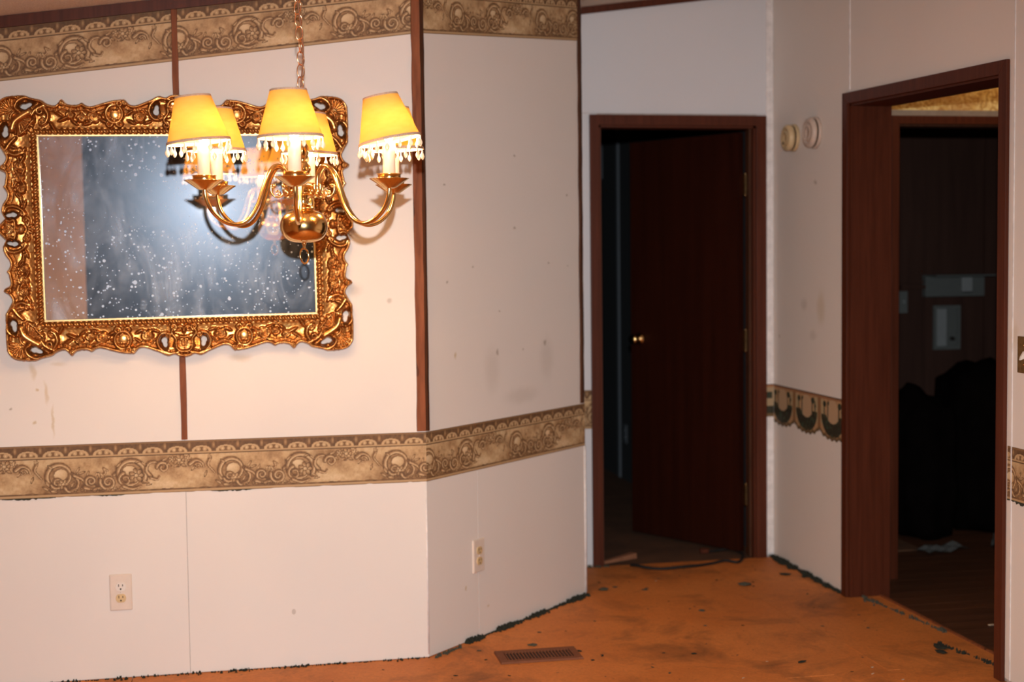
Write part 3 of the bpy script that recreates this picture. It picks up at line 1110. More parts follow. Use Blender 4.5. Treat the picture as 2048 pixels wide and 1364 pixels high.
for z in (.28, 1.0, 1.72):
    hg = MB().lathe([(.0065, z - .045), (.0065, z + .045)], 10, (HX + .008, HY - .006, 0))
    hg.lathe([(.008, z - .052), (.008, z - .045)], 10, (HX + .008, HY - .006, 0)).lathe([(.008, z + .045), (.008, z + .052)], 10, (HX + .008, HY - .006, 0))
    hg.box(HX - .004, HX + .006, HY - .032, HY - .004, z - .045, z + .045)
    h_ = hg.build('hinge', 'brass_old', d1)
    h_['label'] = 'tarnished brass hinge'
# knob: on the slab's near face (local +y face points to the camera side after rotation), axis along local y
kn = MB()
prof = [(.0001, 0), (.030, 0), (.030, .006), (.012, .010), (.011, .026), (.021, .032), (.026, .044), (.022, .056), (.0001, .060)]
kn.lathe([(r, -z) for r, z in prof], 18, (.64, .035, .985), '-y')
knob = kn.build('door_knob', 'brass', slab)
kn2 = MB().lathe([(r, z) for r, z in prof], 18, (.64, 0, .985), '-y').build('door_knob', 'brass', slab)

# dim hall behind the door
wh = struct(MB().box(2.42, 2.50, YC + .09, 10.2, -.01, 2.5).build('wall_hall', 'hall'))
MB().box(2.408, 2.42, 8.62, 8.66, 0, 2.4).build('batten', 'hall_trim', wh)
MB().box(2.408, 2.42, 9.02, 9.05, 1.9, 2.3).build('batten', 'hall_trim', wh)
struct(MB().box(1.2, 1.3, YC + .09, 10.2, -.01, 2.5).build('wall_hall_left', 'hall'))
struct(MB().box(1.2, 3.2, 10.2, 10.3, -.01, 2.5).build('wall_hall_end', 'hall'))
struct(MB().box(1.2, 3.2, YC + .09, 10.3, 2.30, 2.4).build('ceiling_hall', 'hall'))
ho = empty('wall_outlet', (2.42, 8.515, .29))
MB().box(-.006, 0, -.036, .036, -.058, .058).build('cover_plate', 'hall_trim', ho, .002)
for dz in (-.02, .02):
    MB().box(-.009, -.004, -.017, .017, dz - .014, dz + .014).build('receptacle', 'hall_trim', ho, .003)
tag(ho, 'pale outlet cover on the dim hall wall beyond the open door', 'outlet')

# ------------------------------------------------------------------ cased opening in the right wall
d2 = struct(empty('door_2', (0, 0, 0)))


def yz_board(x0, x1, quad):
    return MB().hexa([(x0, y, z) for y, z in quad], [(x1, y, z) for y, z in quad])


cx0 = XD - .014
yz_board(cx0, XD, [(OY1 - .006, 0), (OY1 + .041, 0), (OY1 + .041, OZ1 + .043), (OY1 - .006, OZ1 - .004)]).build('casing', 'trim', d2, .003)
yz_board(cx0, XD, [(OY0 - .041, 0), (OY0 + .006, 0), (OY0 + .006, OZ0 - .004), (OY0 - .041, OZ0 + .040)]).build('casing', 'trim', d2, .003)
yz_board(cx0, XD, [(OY0 - .041, OZ0 + .040), (OY0 + .006, OZ0 - .004), (OY1 - .006, OZ1 - .004), (OY1 + .041, OZ1 + .043)]).build('casing', 'trim', d2, .003)
XJ = XD + .176
MB().box(XD, XJ, OY1 - .012, OY1, -.01, OZ1).build('jamb', 'trim', d2)
MB().box(XD, XJ, OY0, OY0 + .012, -.01, OZ0).build('jamb', 'trim', d2)
yz_board(XD, XJ, [(OY0, OZ0 - .012), (OY1, OZ1 - .012), (OY1, OZ1), (OY0, OZ0)]).build('jamb', 'trim', d2)

# --- side room seen through the opening: papered wall E with its own door
YE = 5.65
EX0 = 2.815
we = struct(MB().box(XJ, EX0 - .03, YE + .004, YE + .10, -.01, 2.7).box(EX0 - .03, 4.6, YE + .004, YE + .10, 1.975, 2.7).box(3.56, 4.6, YE + .004, YE + .1, -.01, 1.98)
            .build('wall_side_room', 'bead'))
MB().box(XJ, 4.6, YE, YE + .004, 2.004, 2.7).build('wallpaper', 'gold_paper', we)
MB().box(XJ, 4.6, YE - .004, YE + .004, 1.980, 2.003).build('picture_rail', 'rail', we)
MB().box(XJ, EX0 - .032, YE, YE + .004, 0, 1.980).build('wall_panel', 'bead', we)
d3 = struct(empty('door_3', (0, 0, 0)))
MB().box(EX0 - .033, EX0 + .003, YE - .014, YE + .004, -.02, 1.978).build('casing', 'trim', d3, .003)
MB().box(EX0 - .033, 3.60, YE - .0145, YE + .004, 1.944, 1.979).build('casing', 'trim', d3, .003)
MB().box(3.56, 3.60, YE - .014, YE + .004, -.02, 1.944).build('casing', 'trim', d3, .003)
MB().box(EX0 - .012, EX0 + .003, YE, YE + .10, -.02, 1.95).build('jamb', 'trim_edge', d3)
MB().box(EX0 - .012, 3.56, YE, YE + .10, 1.935, 1.95).build('jamb', 'trim_edge', d3)
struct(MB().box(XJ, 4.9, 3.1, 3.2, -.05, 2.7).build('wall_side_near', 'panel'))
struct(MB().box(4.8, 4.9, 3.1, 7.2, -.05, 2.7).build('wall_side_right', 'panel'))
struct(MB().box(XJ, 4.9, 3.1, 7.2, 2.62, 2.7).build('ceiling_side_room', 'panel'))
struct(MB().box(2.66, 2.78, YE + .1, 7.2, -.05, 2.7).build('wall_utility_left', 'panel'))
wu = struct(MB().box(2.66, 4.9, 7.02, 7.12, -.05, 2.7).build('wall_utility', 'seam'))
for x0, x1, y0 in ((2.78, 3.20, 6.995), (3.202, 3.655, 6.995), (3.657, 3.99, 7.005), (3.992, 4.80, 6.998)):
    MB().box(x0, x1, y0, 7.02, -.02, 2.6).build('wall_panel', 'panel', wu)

# added light to brighten the gold wallpaper, unseen behind the opening's head
cl_ = tag(empty('added_ceiling_light', (3.30, 5.22, 2.62)), 'added unseen ceiling light with a bare bulb that brightens the gold wallpaper', 'ceiling light')
MB().lathe([(.055, -.022), (.062, -.010), (.062, 0)], 24).build('base', 'bead', cl_)
MB().lathe([(.0001, -.115), (.016, -.108), (.028, -.088), (.026, -.062), (.014, -.040), (.013, -.022)], 20).build('bulb', 'added_bulb', cl_)
# shelf board, rail, washer box and switch in the dark room
shf = tag(empty('wall_shelf', (3.80, 7.0, 1.22)), 'grey shelf board fixed across the dark panelled wall', 'shelf')
MB().box(-.17, .17, -.045, .0, -.058, .058).build('front_board', 'grey', shf, .003)
MB().box(-.17, .17, -.16, -.045, .050, .058).build('top_board', 'grey', shf, .002)
MB().box(-.03, .03, -.17, -.16, -.03, .045).build('bracket', 'boxw', shf, .003)
rl = tag(MB().box(3.49, 3.63, 6.955, 6.995, 1.205, 1.225).box(3.49, 3.63, 6.975, 6.995, 1.235, 1.245).build('wall_rail', 'panel'), 'thin brown rail running into the grey shelf board', 'rail')
wbx = tag(empty('washer_outlet_box', (3.775, 7.005, .995)), 'pale recessed plastic box in the wall below the shelf board', 'wall box')
fr = MB()
for (x0, x1, z0, z1) in ((-.078, -.060, -.118, .118), (.060, .078, -.118, .118), (-.060, .060, .100, .118), (-.060, .060, -.118, -.100)):
    fr.box(x0, x1, -.012, 0, z0, z1)
fr.build('rim', 'grey', wbx)
MB().box(-.060, .0, -.004, .0, -.100, .100).build('back_plate', 'boxw', wbx)
MB().box(0, .060, -.003, .0, -.100, .100).build('back_plate', 'grey', wbx)
MB().lathe([(.011, 0), (.011, .02), (.004, .024)], 10, (.03, -.004, -.06), '-y').build('valve', 'black', wbx)
lsw = tag(empty('light_switch', (3.52, 6.995, 1.135)), 'small pale switch plate on the dark panelled wall', 'switch')
MB().box(-.024, .024, -.006, 0, -.058, .058).build('cover_plate', 'grey', lsw, .002)
MB().box(-.004, .004, -.014, -.006, -.006, .010).build('toggle', 'boxw', lsw)

# unidentified bulky heaps in a near-black colour
def lump(name, c, size, seed, material, label):
    bm = bmesh.new()
    bmesh.ops.create_cube(bm, size=2)
    bmesh.ops.subdivide_edges(bm, edges=bm.edges[:], cuts=7, use_grid_fill=True)
    r = random.Random(seed)
    ph = [r.uniform(0, 6) for _ in range(6)]
    for v in bm.verts:
        p = v.co
        s = p.normalized()
        k = .45
        q = p * (1 - k) + s * 1.25 * k
        w = .05 * math.sin(5 * q.x + ph[0]) + .05 * math.sin(6 * q.y + ph[1]) + .04 * math.sin(7 * q.z + ph[2] + 3 * q.x)
        q = q * (1 + w)
        if q.z < -.95:
            q.z = -.95
        v.co = Vector((q.x * size[0], q.y * size[1], (q.z + .95) / 1.95 * size[2]))
    me = bpy.data.meshes.new(name)
    bm.to_mesh(me)
    bm.free()
    for p in me.polygons:
        p.use_smooth = True
    o = link(name, me, material)
    o.location = c
    return tag(o, label, 'heap')


lump('dark_heap', (3.78, 6.62, -.010), (.19, .22, .80), 3, 'darkheap', 'tall black bulky heap under the pale wall box')
lump('dark_heap', (3.36, 6.55, -.010), (.13, .20, .68), 9, 'darkheap', 'lower black bulky heap leaning beside the taller heap')
for (x, y, rz, lab) in ((3.28, 6.12, .3, 'dusty grey paper sheet lying before the lower black heap'), (3.62, 6.22, 1.0, 'crumpled grey paper strip lying before the tall black heap')):
    m_ = MB()
    vs_, fs = [], []
    for j in range(5):
        for i in range(7):
            vs_.append(((i - 3) * .045, (j - 2) * (.030 if 'sheet' in lab else .008), .004 + .010 * (1 + math.sin(i * 1.7 + j))))
    for j in range(4):
        for i in range(6):
            a = j * 7 + i
            fs.append((a, a + 1, a + 8, a + 7))
    m_.add(vs_, fs)
    o = m_.build('paper_sheet', 'paper')
    o.location = (x, y, -.010)
    o.rotation_euler = (0, 0, rz)
    tag(o, lab, 'paper')

# ------------------------------------------------------------------ wall fixtures
def outlet(loc, rz, label, recs, plate):
    """duplex outlet; local -y is out of the wall"""
    t = tag(empty('wall_outlet', loc, rz), label, 'outlet')
    hw, hh = .0375, .0625
    bm = bmesh.new()
    bmesh.ops.create_cube(bm, size=1)
    for v in bm.verts:
        k = .90 if v.co.y < 0 else 1.0
        v.co = Vector((v.co.x * 2 * hw * k, -.0065 if v.co.y < 0 else 0, v.co.z * 2 * hh * (1 - (1 - k) * .6)))
    bmesh.ops.bevel(bm, geom=bm.edges[:], offset=.0018, segments=2, affect='EDGES')
    me = bpy.data.meshes.new('cover_plate')
    bm.to_mesh(me)
    bm.free()
    link('cover_plate', me, plate, t)
    for dz, mm in zip((.0195, -.0195), recs):
        pr = []
        for k in range(28):
            a = 2 * PI * k / 28
            pr.append((.0172 * math.cos(a), max(-.0143, min(.0143, .0172 * math.sin(a)))))
        r_ = MB().hexa([(x, -.0060, dz + z) for x, z in pr], [(x * .97, -.0098, dz + z * .97) for x, z in pr]).build('receptacle', mm, t)
        MB().box(-.0077, -.0051, -.0101, -.0092, dz + .0005, dz + .0095).build('slot', 'slot', r_)
        MB().box(.0051, .0077, -.0101, -.0092, dz + .0015, dz + .0085).build('slot', 'slot', r_)
        MB().lathe([(.0029, .0092), (.0029, .0101)], 12, (0, 0, dz - .0070), '-y').build('ground_hole', 'slot', r_)
    MB().lathe([(.0034, .006), (.003, .0076), (.0001, .0080)], 12, (0, 0, 0), '-y').build('screw', 'rec_w', t)
    return t


outlet((-.3705, YA, .293), 0, 'ivory duplex outlet with one yellowed socket on the wall below the mirror', ('rec_w', 'rec_y'), 'plate')
outlet((.883, YA + .216, .306), PI / 4, 'ivory duplex outlet with two yellowed sockets on the angled wall', ('rec_y', 'rec_y'), 'plate')

# brass switch plate at the near end of the right wall
t = tag(empty('light_switch', (XD, 4.052, 1.073)), 'tarnished brass switch plate beside the cased opening', 'switch')
MB().box(-.006, 0, -.037, .037, -.058, .058).build('cover_plate', 'brass_old', t, .0025)
MB().hexa([(-.006, -.005, -.011), (-.006, .005, -.011), (-.006, .005, .011), (-.006, -.005, .011)],
          [(-.020, -.004, -.016), (-.020, .004, -.016), (-.017, .004, -.006), (-.017, -.004, -.006)]).build('toggle', 'rec_w', t)
for dz in (-.03, .03):
    MB().lathe([(.0035, .005), (.003, .0075), (.0001, .008)], 10, (0, 0, dz), '-x').build('screw', 'brass', t)


def detector(loc, r, h, material, label, vents):
    t = tag(empty('smoke_detector', loc), label, 'smoke detector', 'round detectors on the right wall')
    MB().lathe([(r, 0), (r, .010), (r * .97, .013)], 32, (0, 0, 0), '-x').build('base', material, t)
    MB().lathe([(r * .90, .012), (r * .93, .018), (r * .90, .022)], 32, (0, 0, 0), '-x').build('vent_ring', 'slot', t)
    b = MB().lathe([(r * .95, .021), (r * .96, h * .72), (r * .90, h * .92), (r * .78, h), (r * .60, h), (r * .57, h - .003), (r * .50, h - .003), (r * .47, h),
                    (r * .28, h), (r * .26, h - .002), (.0001, h - .002)], 32, (0, 0, 0), '-x').build('cover', material, t)
    MB().lathe([(.006, h - .003), (.006, h + .002), (.0001, h + .003)], 12, (0, r * .30, -r * .36), '-x').build('test_button', 'slot' if vents else material, t)
    return t


detector((XD, 5.905, 1.905), .060, .046, 'det_y', 'yellowed round smoke detector mounted nearer the back door', True)
detector((XD, 5.675, 1.908), .067, .040, 'det_w', 'larger pale tan round smoke detector mounted nearer the cased opening', False)

# ------------------------------------------------------------------ floor register, cable, offcut, scraps
rg = tag(empty('floor_register', (1.043, 4.805, 0)), 'brown slatted metal floor register set before the angled wall', 'vent')
rg.rotation_euler = (0, 0, math.radians(-.5))
W_, D_ = .146, .074
frm = MB()
for (x0, x1, y0, y1) in ((-W_, W_, -D_, -D_ + .024), (-W_, W_, D_ - .024, D_), (-W_, -W_ + .026, -D_ + .024, D_ - .024), (W_ - .026, W_, -D_ + .024, D_ - .024)):
    lo = [(x0, y0, .0005), (x1, y0, .0005), (x1, y1, .0005), (x0, y1, .0005)]
    frm.hexa(lo, [(x * .985, y * .975, .0075) for x, y, z in lo])
frm.build('frame', 'register', rg)
MB().box(-W_ + .026, W_ - .026, -D_ + .024, D_ - .024, .0005, .0012).build('duct_shadow_box', 'black', rg)
ns = 20
for k in range(ns):
    x = -W_ + .028 + (2 * W_ - .056) * (k + .5) / ns
    s_ = MB().box(x - .0022, x + .0022, -D_ + .024, D_ - .024, .0012, .0065)
    s_.build('slat', 'register', rg)

cab = [(1.755, 6.105), (1.80, 6.05), (1.885, 6.006), (2.002, 6.008), (2.112, 6.054), (2.191, 6.077), (2.242, 6.053), (2.30, 6.137), (2.328, 6.239), (2.322, 6.322), (2.281, 6.326), (2.175, 6.306)]
pts = smooth_pts(cab, 8)
cb = tag(empty('power_cable', (2.0, 6.01, 0)), 'black cable looping over the floor through the back doorway', 'cable')
MB().tube([(x - 2.0, y - 6.01, .0085 + .003 * math.sin(i * .35)) for i, (x, y) in enumerate(pts)], .0065, 8).build('cord', 'rubber', cb)
MB().box(.150, .190, .282, .306, .001, .022).build('plug', 'trim', cb, .003)

st = MB().hexa([(-.092, -.016, 0), (.098, -.022, 0), (.092, .020, 0), (-.090, .010, 0)], [(-.088, -.013, .012), (.096, -.020, .026), (.090, .017, .026), (-.088, .008, .012)])
o = st.build('wood_offcut', 'offcut', None, .002)
o.location = (1.735, 6.245, 0)
o.rotation_euler = (0, 0, .45)
tag(o, 'reddish wooden offcut lying in the back doorway beside the cable', 'wood piece')


def crumb_mesh(name, seed, flat=.35):
    r = random.Random(seed)
    bm = bmesh.new()
    bmesh.ops.create_icosphere(bm, subdivisions=1, radius=1)
    for v in bm.verts:
        v.co *= r.uniform(.55, 1.3)
        v.co.z = (v.co.z * flat) + flat
        if v.co.z < 0:
            v.co.z = 0
    me = bpy.data.meshes.new(name)
    bm.to_mesh(me)
    bm.free()
    return me


CR = {k: [crumb_mesh('carpet_scrap', 10 * i + k, .35) for i in range(5)] for k in range(3)}
for k, mm in enumerate(('carpet', 'carpet2', 'chip')):
    for me in CR[k]:
        me.materials.append(M[mm])


def scrap(x, y, s, k, label, group, ar=1.6, name='carpet_scrap'):
    o = bpy.data.objects.new(name, random.choice(CR[k]))
    COL.objects.link(o)
    o.location = (x, y, .0)
    o.scale = (s * ar, s, s * .8)
    o.rotation_euler = (0, 0, random.uniform(0, PI))
    return tag(o, label, 'debris', group)


big = [(2.121, 5.638, .026, 0), (1.052, 4.944, .014, 0), (1.196, 4.83, .010, 1), (1.689, 5.664, .010, 0), (1.58, 4.702, .009, 1), (1.906, 4.514, .012, 1),
       (2.36, 5.777, .018, 1), (2.442, 4.56, .024, 1), (2.42, 4.512, .020, 1), (1.806, 5.27, .012, 0), (1.58, 5.738, .010, 0), (1.52, 5.70, .022, 0)]
BIG_LABELS = {0: 'largest flat grey-green carpet scrap lying before the back doorway', 1: 'grey-green carpet scrap between the floor register and the angled wall',
              2: 'dark carpet scrap beside the corner of the floor register', 6: 'dark carpet scrap at the foot of the right wall below the detectors',
              7: 'dark carpet scrap by the threshold of the cased opening', 8: 'dark carpet scrap by the threshold of the cased opening',
              11: 'grey-green carpet scrap at the end foot of the angled wall'}
for n_, (x, y, s, k) in enumerate(big):
    scrap(x, y, s, k, BIG_LABELS.get(n_, 'torn carpet scrap lying in the open middle of the orange floor'), 'carpet scraps on the bare floor')


def inside_floor(x, y):
    if y > YC - .05 or x > XD - .06:
        return False
    if x < XC:
        return y < YA - .06
    if x < BE[0]:
        return (y - YA) - (x - XC) < -.09
    return True


cnt = 0
while cnt < 70:
    x, y = random.uniform(.3, 2.42), random.uniform(4.1, 6.05)
    if not inside_floor(x, y) or (abs(x - 1.043) < .17 and abs(y - 4.805) < .10):
        continue
    k = random.choices((0, 1, 2), (.5, .35, .15))[0]
    scrap(x, y, random.uniform(.0025, .0065), k, ('pale chip' if k == 2 else 'small carpet crumb') + ' scattered on the bare orange floor',
          'pale chips on the floor' if k == 2 else 'carpet crumbs on the floor', 1.5, 'floor_chip' if k == 2 else 'carpet_crumb')
    cnt += 1
scrap(2.80, 4.83, .013, 2, 'white scrap lying on the dark plank floor', None, 1.6, 'paper_scrap').location.z = -.010


def fringe(name, p0, p1, n, n2, seed, label, h=.012):
    """ragged carpet remnant along the foot of a wall: small lumps in one mesh"""
    r = random.Random(seed)
    m_ = MB()
    d = Vector((p1[0] - p0[0], p1[1] - p0[1]))
    L = d.length
    d.normalize()
    nn = Vector((d.y, -d.x))
    dens = [max(.05, .42 + .16 * math.sin(i * 1.3 + seed) + r.uniform(-.35, .45)) for i in range(int(L / .05) + 2)]
    for _ in range(n):
        u = r.uniform(0, L)
        k = dens[int(u / .05)]
        w = abs(r.gauss(0, .010)) * (.4 + k)
        s = r.uniform(.0022, .0068) * (.5 + .8 * k)
        c_ = Vector(p0) + d * u + nn * (w + .002)
        vs_ = []
        for dz in (0, 1):
            for q in range(5):
                a = 2 * PI * q / 5 + r.uniform(-.4, .4)
                rr = s * r.uniform(.6, 1.3) * (1 if dz == 0 else .55)
                vs_.append((c_.x + rr * math.cos(a), c_.y + rr * math.sin(a), .0003 + dz * r.uniform(.3, 1) * h * (.35 + k)))
        m_.add(vs_, [(4, 3, 2, 1, 0), (5, 6, 7, 8, 9)] + [(q, (q + 1) % 5, 5 + (q + 1) % 5, 5 + q) for q in range(5)])
    o = m_.build(name, 'carpet2' if n2 else 'carpet')
    o['kind'] = 'stuff'
    return tag(o, label, 'carpet remnant')


fringe('carpet_fringe', (-.9, YA), (XC, YA), 220, True, 1, 'ragged dark carpet remnant along the foot of the mirror wall', .009)
fringe('carpet_fringe', (XC + .15, YA + .15), BE, 700, True, 2, 'ragged dark green carpet remnant along the foot of the angled wall', .014)
fringe('carpet_fringe', (XC + .01, YA - .01), (XC + .12, YA + .10), 60, False, 3, 'grey tuft of carpet at the corner foot of the angled wall', .016)
fringe('carpet_fringe', (BE[0], YC - .01), (1.66, YC - .01), 60, False, 4, 'grey carpet remnant left of the back door casing foot', .016)
fringe('carpet_fringe', (XD, YC), (XD, 5.40), 480, True, 5, 'dark carpet remnant along the right wall between back door and opening', .020)
fringe('carpet_fringe', (XD + .06, 5.33), (XD + .12, 4.75), 130, False, 6, 'grey-green carpet remnant along the threshold of the cased opening', .012)
fringe('carpet_fringe', (XD + .02, 4.62), (XD + .09, 4.22), 90, True, 7, 'dark carpet remnant at the near end of the cased opening threshold', .016)

# ------------------------------------------------------------------ mirror
MXC, MZC, MYO = -0.1455, 1.513, YA - .012
mir = tag(empty('wall_mirror', (MXC, MYO, MZC)), 'large wall mirror with dusty spotted glass in an ornate carved gilt frame', 'mirror')
mir.rotation_euler = (math.radians(.97), math.radians(-.55), math.radians(.55))
GW, GH = .437, .2975                      # half size of the visible glass
YG = -.014                                # glass plane (local y; -y is out)
MB().box(-GW - .012, GW + .012, YG, YG + .004, -GH - .012, GH + .012).build('mirror_glass', 'mirror', mir)


def frame_height():
    res = .0016
    nu, nv = int(.592 / res), int(.452 / res)
    U, V = np.meshgrid(np.arange(nu) * res, np.arange(nv) * res)
    # outer outline of one quadrant (u from the centre outwards, v upwards)
    top = [(0, .137), (.018, .133), (.033, .126), (.050, .131), (.063, .128), (.082, .118), (.10, .111), (.12, .103), (.137, .100), (.150, .106), (.163, .119), (.180, .119),
           (.2, .117), (.23, .109), (.267, .098), (.285, .101), (.297, .109), (.308, .104), (.323, .102), (.345, .106), (.36, .120), (.373, .107), (.385, .100), (.408, .107), (.419, .116),
           (.436, .121), (.453, .124), (.470, .131), (.482, .133), (.508, .131), (.527, .128), (.543, .122), (.556, .108), (.5625, .094)]
    side = [(0, .136), (.010, .136), (.018, .130), (.030, .118), (.037, .115), (.056, .124), (.070, .123), (.085, .117), (.1, .107), (.115, .104), (.128, .110), (.137, .116), (.146, .110), (.156, .109),
            (.17, .106), (.182, .108), (.192, .124), (.202, .126), (.212, .112), (.23, .103), (.249, .111), (.265, .120), (.278, .126), (.308, .125), (.330, .128), (.349, .127), (.370, .1265)]
    P = [(u, GH + h) for u, h in top] + [(GW + w, v) for v, w in side[::-1]]
    P = np.array(P)
    P = np.vstack([smooth_pts(P, 3)])
    poly = np.vstack([P, [[.0, 0]]])
    # inside test
    ins = np.zeros(U.shape, bool)
    n = len(poly)
    for i in range(n):
        x0, y0 = poly[i]
        x1, y1 = poly[(i + 1) % n]
        if y0 == y1:
            continue
        cnd = ((y0 > V) != (y1 > V)) & (U < (x1 - x0) * (V - y0) / (y1 - y0) + x0)
        ins ^= cnd
    dout, _ = poly_dist(U, V, P)
    sd = np.where(ins, dout, -dout)
    din = np.maximum(U - GW, V - GH)       # distance from glass edge outward
    H = .020 + .010 * np.clip((din - .03) / .07, 0, 1) - .006 * np.sin(np.clip((din - .028) / .075, 0, 1) * PI)
    H = H + .0006 * (vnoise(U.shape, (60, 80), 41) - .5)

    def ridge(pts, r0, r1, hh, base=None, keep=True):
        nonlocal H
        pts = np.asarray(pts, float)
        lo, up = pts.min(0) - max(r0, r1), pts.max(0) + max(r0, r1)
        i0, i1 = max(int(lo[0] / res), 0), min(int(up[0] / res) + 2, nu)
        j0, j1 = max(int(lo[1] / res), 0), min(int(up[1] / res) + 2, nv)
        if i0 >= i1 or j0 >= j1:
            return
        d, k = poly_dist(U[j0:j1, i0:i1], V[j0:j1, i0:i1], pts)
        r = r0 + (r1 - r0) * k
        z = hh * np.sqrt(np.clip(1 - (d / r) ** 2, 0, 1))
        h = H[j0:j1, i0:i1]
        H[j0:j1, i0:i1] = np.where(d < r, np.maximum(h, (base if base is not None else .024) + z), h)

    def blob(cx, cy, rx, ry, ang, hh, base=.022):
        nonlocal H
        ca, sa_ = math.cos(math.radians(ang)), math.sin(math.radians(ang))
        dx, dy = U - cx, V - cy
        q = ((dx * ca + dy * sa_) / rx) ** 2 + ((-dx * sa_ + dy * ca) / ry) ** 2
        H = np.where(q < 1, np.maximum(H, base + hh * np.sqrt(np.clip(1 - q, 0, 1))), H)

    def rose(cx, cy, r):
        nonlocal H
        q = np.hypot(U - cx, V - cy)
        a = np.arctan2(V - cy, U - cx)
        z = .024 + .007 * np.sqrt(np.clip(1 - (q / r) ** 2, 0, 1)) + .003 * np.cos(q / r * 13 + 1.2 * a)
        H = np.where(q < r, np.maximum(H, z), H)
        for k in range(5):
            t_ = k * 2 * PI / 5 + .4
            blob(cx + r * .85 * math.cos(t_), cy + r * .85 * math.sin(t_), r * .5, r * .36, math.degrees(t_) + 90, .006)

    def leaf(cx, cy, L, ang):
        blob(cx, cy, L, L * .38, ang, .007)
        ca, sa_ = math.cos(math.radians(ang)), math.sin(math.radians(ang))
        ridge([(cx - L * ca, cy - L * sa_), (cx + L * ca, cy + L * sa_)], .0018, .0012, .004, .029)

    # raised rim that follows the outline, with a groove inside it
    rim = (sd > 0) & (sd < .0125)
    H = np.where(rim, np.maximum(H, .030 + .010 * np.sqrt(np.clip(1 - ((sd - .0058) / .0062) ** 2, 0, 1))), H)
    H = np.where((sd > .012) & (sd < .016), np.minimum(H, .026), H)
    H = np.where((sd > .016) & (sd < .0205), np.maximum(H, .026 + .004 * np.sqrt(np.clip(1 - ((sd - .0182) / .0023) ** 2, 0, 1))), H)

    # ---- long (horizontal) rail: centre line of the flowers
    cy = GH + .062
    rose(.262, cy, .019)
    rose(.300, cy - .004, .014)
    rose(.118, cy - .002, .018)
    rose(.335, cy + .006, .013)
    for (x, y, L, a_) in ((.232, cy - .012, .017, 30), (.225, cy + .014, .013, -30), (.280, cy + .022, .013, 20), (.283, cy - .022, .015, -15), (.322, cy - .018, .013, 40),
                          (.357, cy - .006, .018, -25), (.372, cy + .012, .016, 35), (.145, cy - .016, .014, 30), (.092, cy - .018, .013, -20), (.100, cy + .018, .011, 50), (.150, cy + .012, .012, -35)):
        leaf(x, y, L, a_)
    for k in range(9):
        blob(.24 + .015 * k, cy + .012 * math.sin(k * 1.9), .0042, .0042, 0, .006)
    # oval cartouche with scrolled rim
    a_ = np.linspace(0, 2 * PI, 30)
    ridge(np.stack([.197 + .026 * np.cos(a_), GH + .072 + .029 * np.sin(a_)], -1), .0055, .0055, .009, .028)
    blob(.197, GH + .072, .020, .023, 0, .006, .022)
    ridge(spiral(.178, GH + .103, .013, .003, 200, -1.2), .005, .003, .009, .030)
    ridge(spiral(.214, GH + .040, .012, .003, 120, 1.2), .0045, .003, .008, .028)
    ridge(spiral(.180, GH + .040, .012, .003, 60, -1.2), .0045, .003, .008, .028)
    for x in (.189, .197, .205):
        blob(x, GH + .086, .0035, .0035, 0, .006, .028)
    # curl knobs on the outline
    for (x, y, s_) in ((.163, GH + .109, 1), (.360, GH + .109, 1)):
        ridge(spiral(x, y, .0105, .002, 90, 1.4), .0042, .003, .008, .034)
    # C scroll by the centre, around the piercing
    ridge(smooth_pts([(.020, GH + .118), (.048, GH + .122), (.078, GH + .104), (.086, GH + .078), (.074, GH + .056), (.056, GH + .052)]), .007, .0045, .011, .029)
    ridge(spiral(.050, GH + .060, .011, .002, -60, 1.3), .004, .003, .009, .030)
    ridge(smooth_pts([(.030, GH + .098), (.026, GH + .075), (.040, GH + .052), (.030, GH + .036)]), .006, .004, .010, .028)
    ridge(spiral(.034, GH + .034, .012, .002, 90, 1.3), .0042, .003, .008, .028)
    # centre cartouche: rosette, shell crest
    rose(0.0, GH + .088, .017)
    for k in range(5):
        t_ = math.radians(90 - k * 22)
        ridge([(.020 * math.cos(t_), GH + .062 + .0 + .020 * math.sin(t_) * .3), (.040 * math.cos(t_), GH + .055 + .028 * math.sin(t_) * .6)], .004, .0025, .007, .027)
    ridge(smooth_pts([(0, GH + .116), (.014, GH + .114), (.024, GH + .104), (.026, GH + .092)]), .0055, .004, .010, .032)
    ridge(smooth_pts([(0, GH + .068), (.012, GH + .066), (.018, GH + .074)]), .004, .003, .009, .030)
    ridge(spiral(.014, GH + .040, .010, .002, 200, 1.2), .0038, .0026, .008, .026)
    blob(0, GH + .046, .006, .012, 0, .012, .024)
    blob(0, GH + .127, .010, .006, 0, .010, .030)
    # S scroll next to the corner
    ridge(smooth_pts([(.415, GH + .092), (.404, GH + .070), (.410, GH + .046), (.424, GH + .036)]), .0075, .005, .011, .028)
    ridge(spiral(.418, GH + .046, .012, .002, -40, 1.4), .0045, .003, .009, .029)
    ridge(spiral(.428, GH + .080, .012, .003, 100, -1.2), .0050, .003, .009, .029)
    leaf(.392, GH + .034, .016, 60)

    # ---- short (vertical) rail
    cx = GW + .062
    rose(cx + .004, .165, .017)
    rose(cx - .002, .128, .014)
    rose(cx + .002, .205, .015)
    for (x, y, L, a_) in ((cx - .010, .148, .014, 60), (cx + .016, .142, .012, 120), (cx - .012, .186, .014, 110), (cx + .012, .188, .012, 60), (cx, .098, .017, 80), (cx - .012, .080, .014, 110), (cx + .012, .112, .012, 60),
                          (cx - .012, .226, .015, 120), (cx + .006, .236, .015, 70)):
        leaf(x, y, L, a_)
    for k in range(6):
        blob(cx + .010 * math.sin(k * 2.1), .08 + .026 * k, .004, .004, 0, .006)
    ridge(spiral(GW + .112, .199, .012, .002, 0, -1.4), .0045, .003, .009, .034)
    ridge(smooth_pts([(GW + .118, .040), (GW + .106, .070), (GW + .078, .072), (GW + .056, .058), (GW + .054, .042)]), .007, .0045, .011, .029)
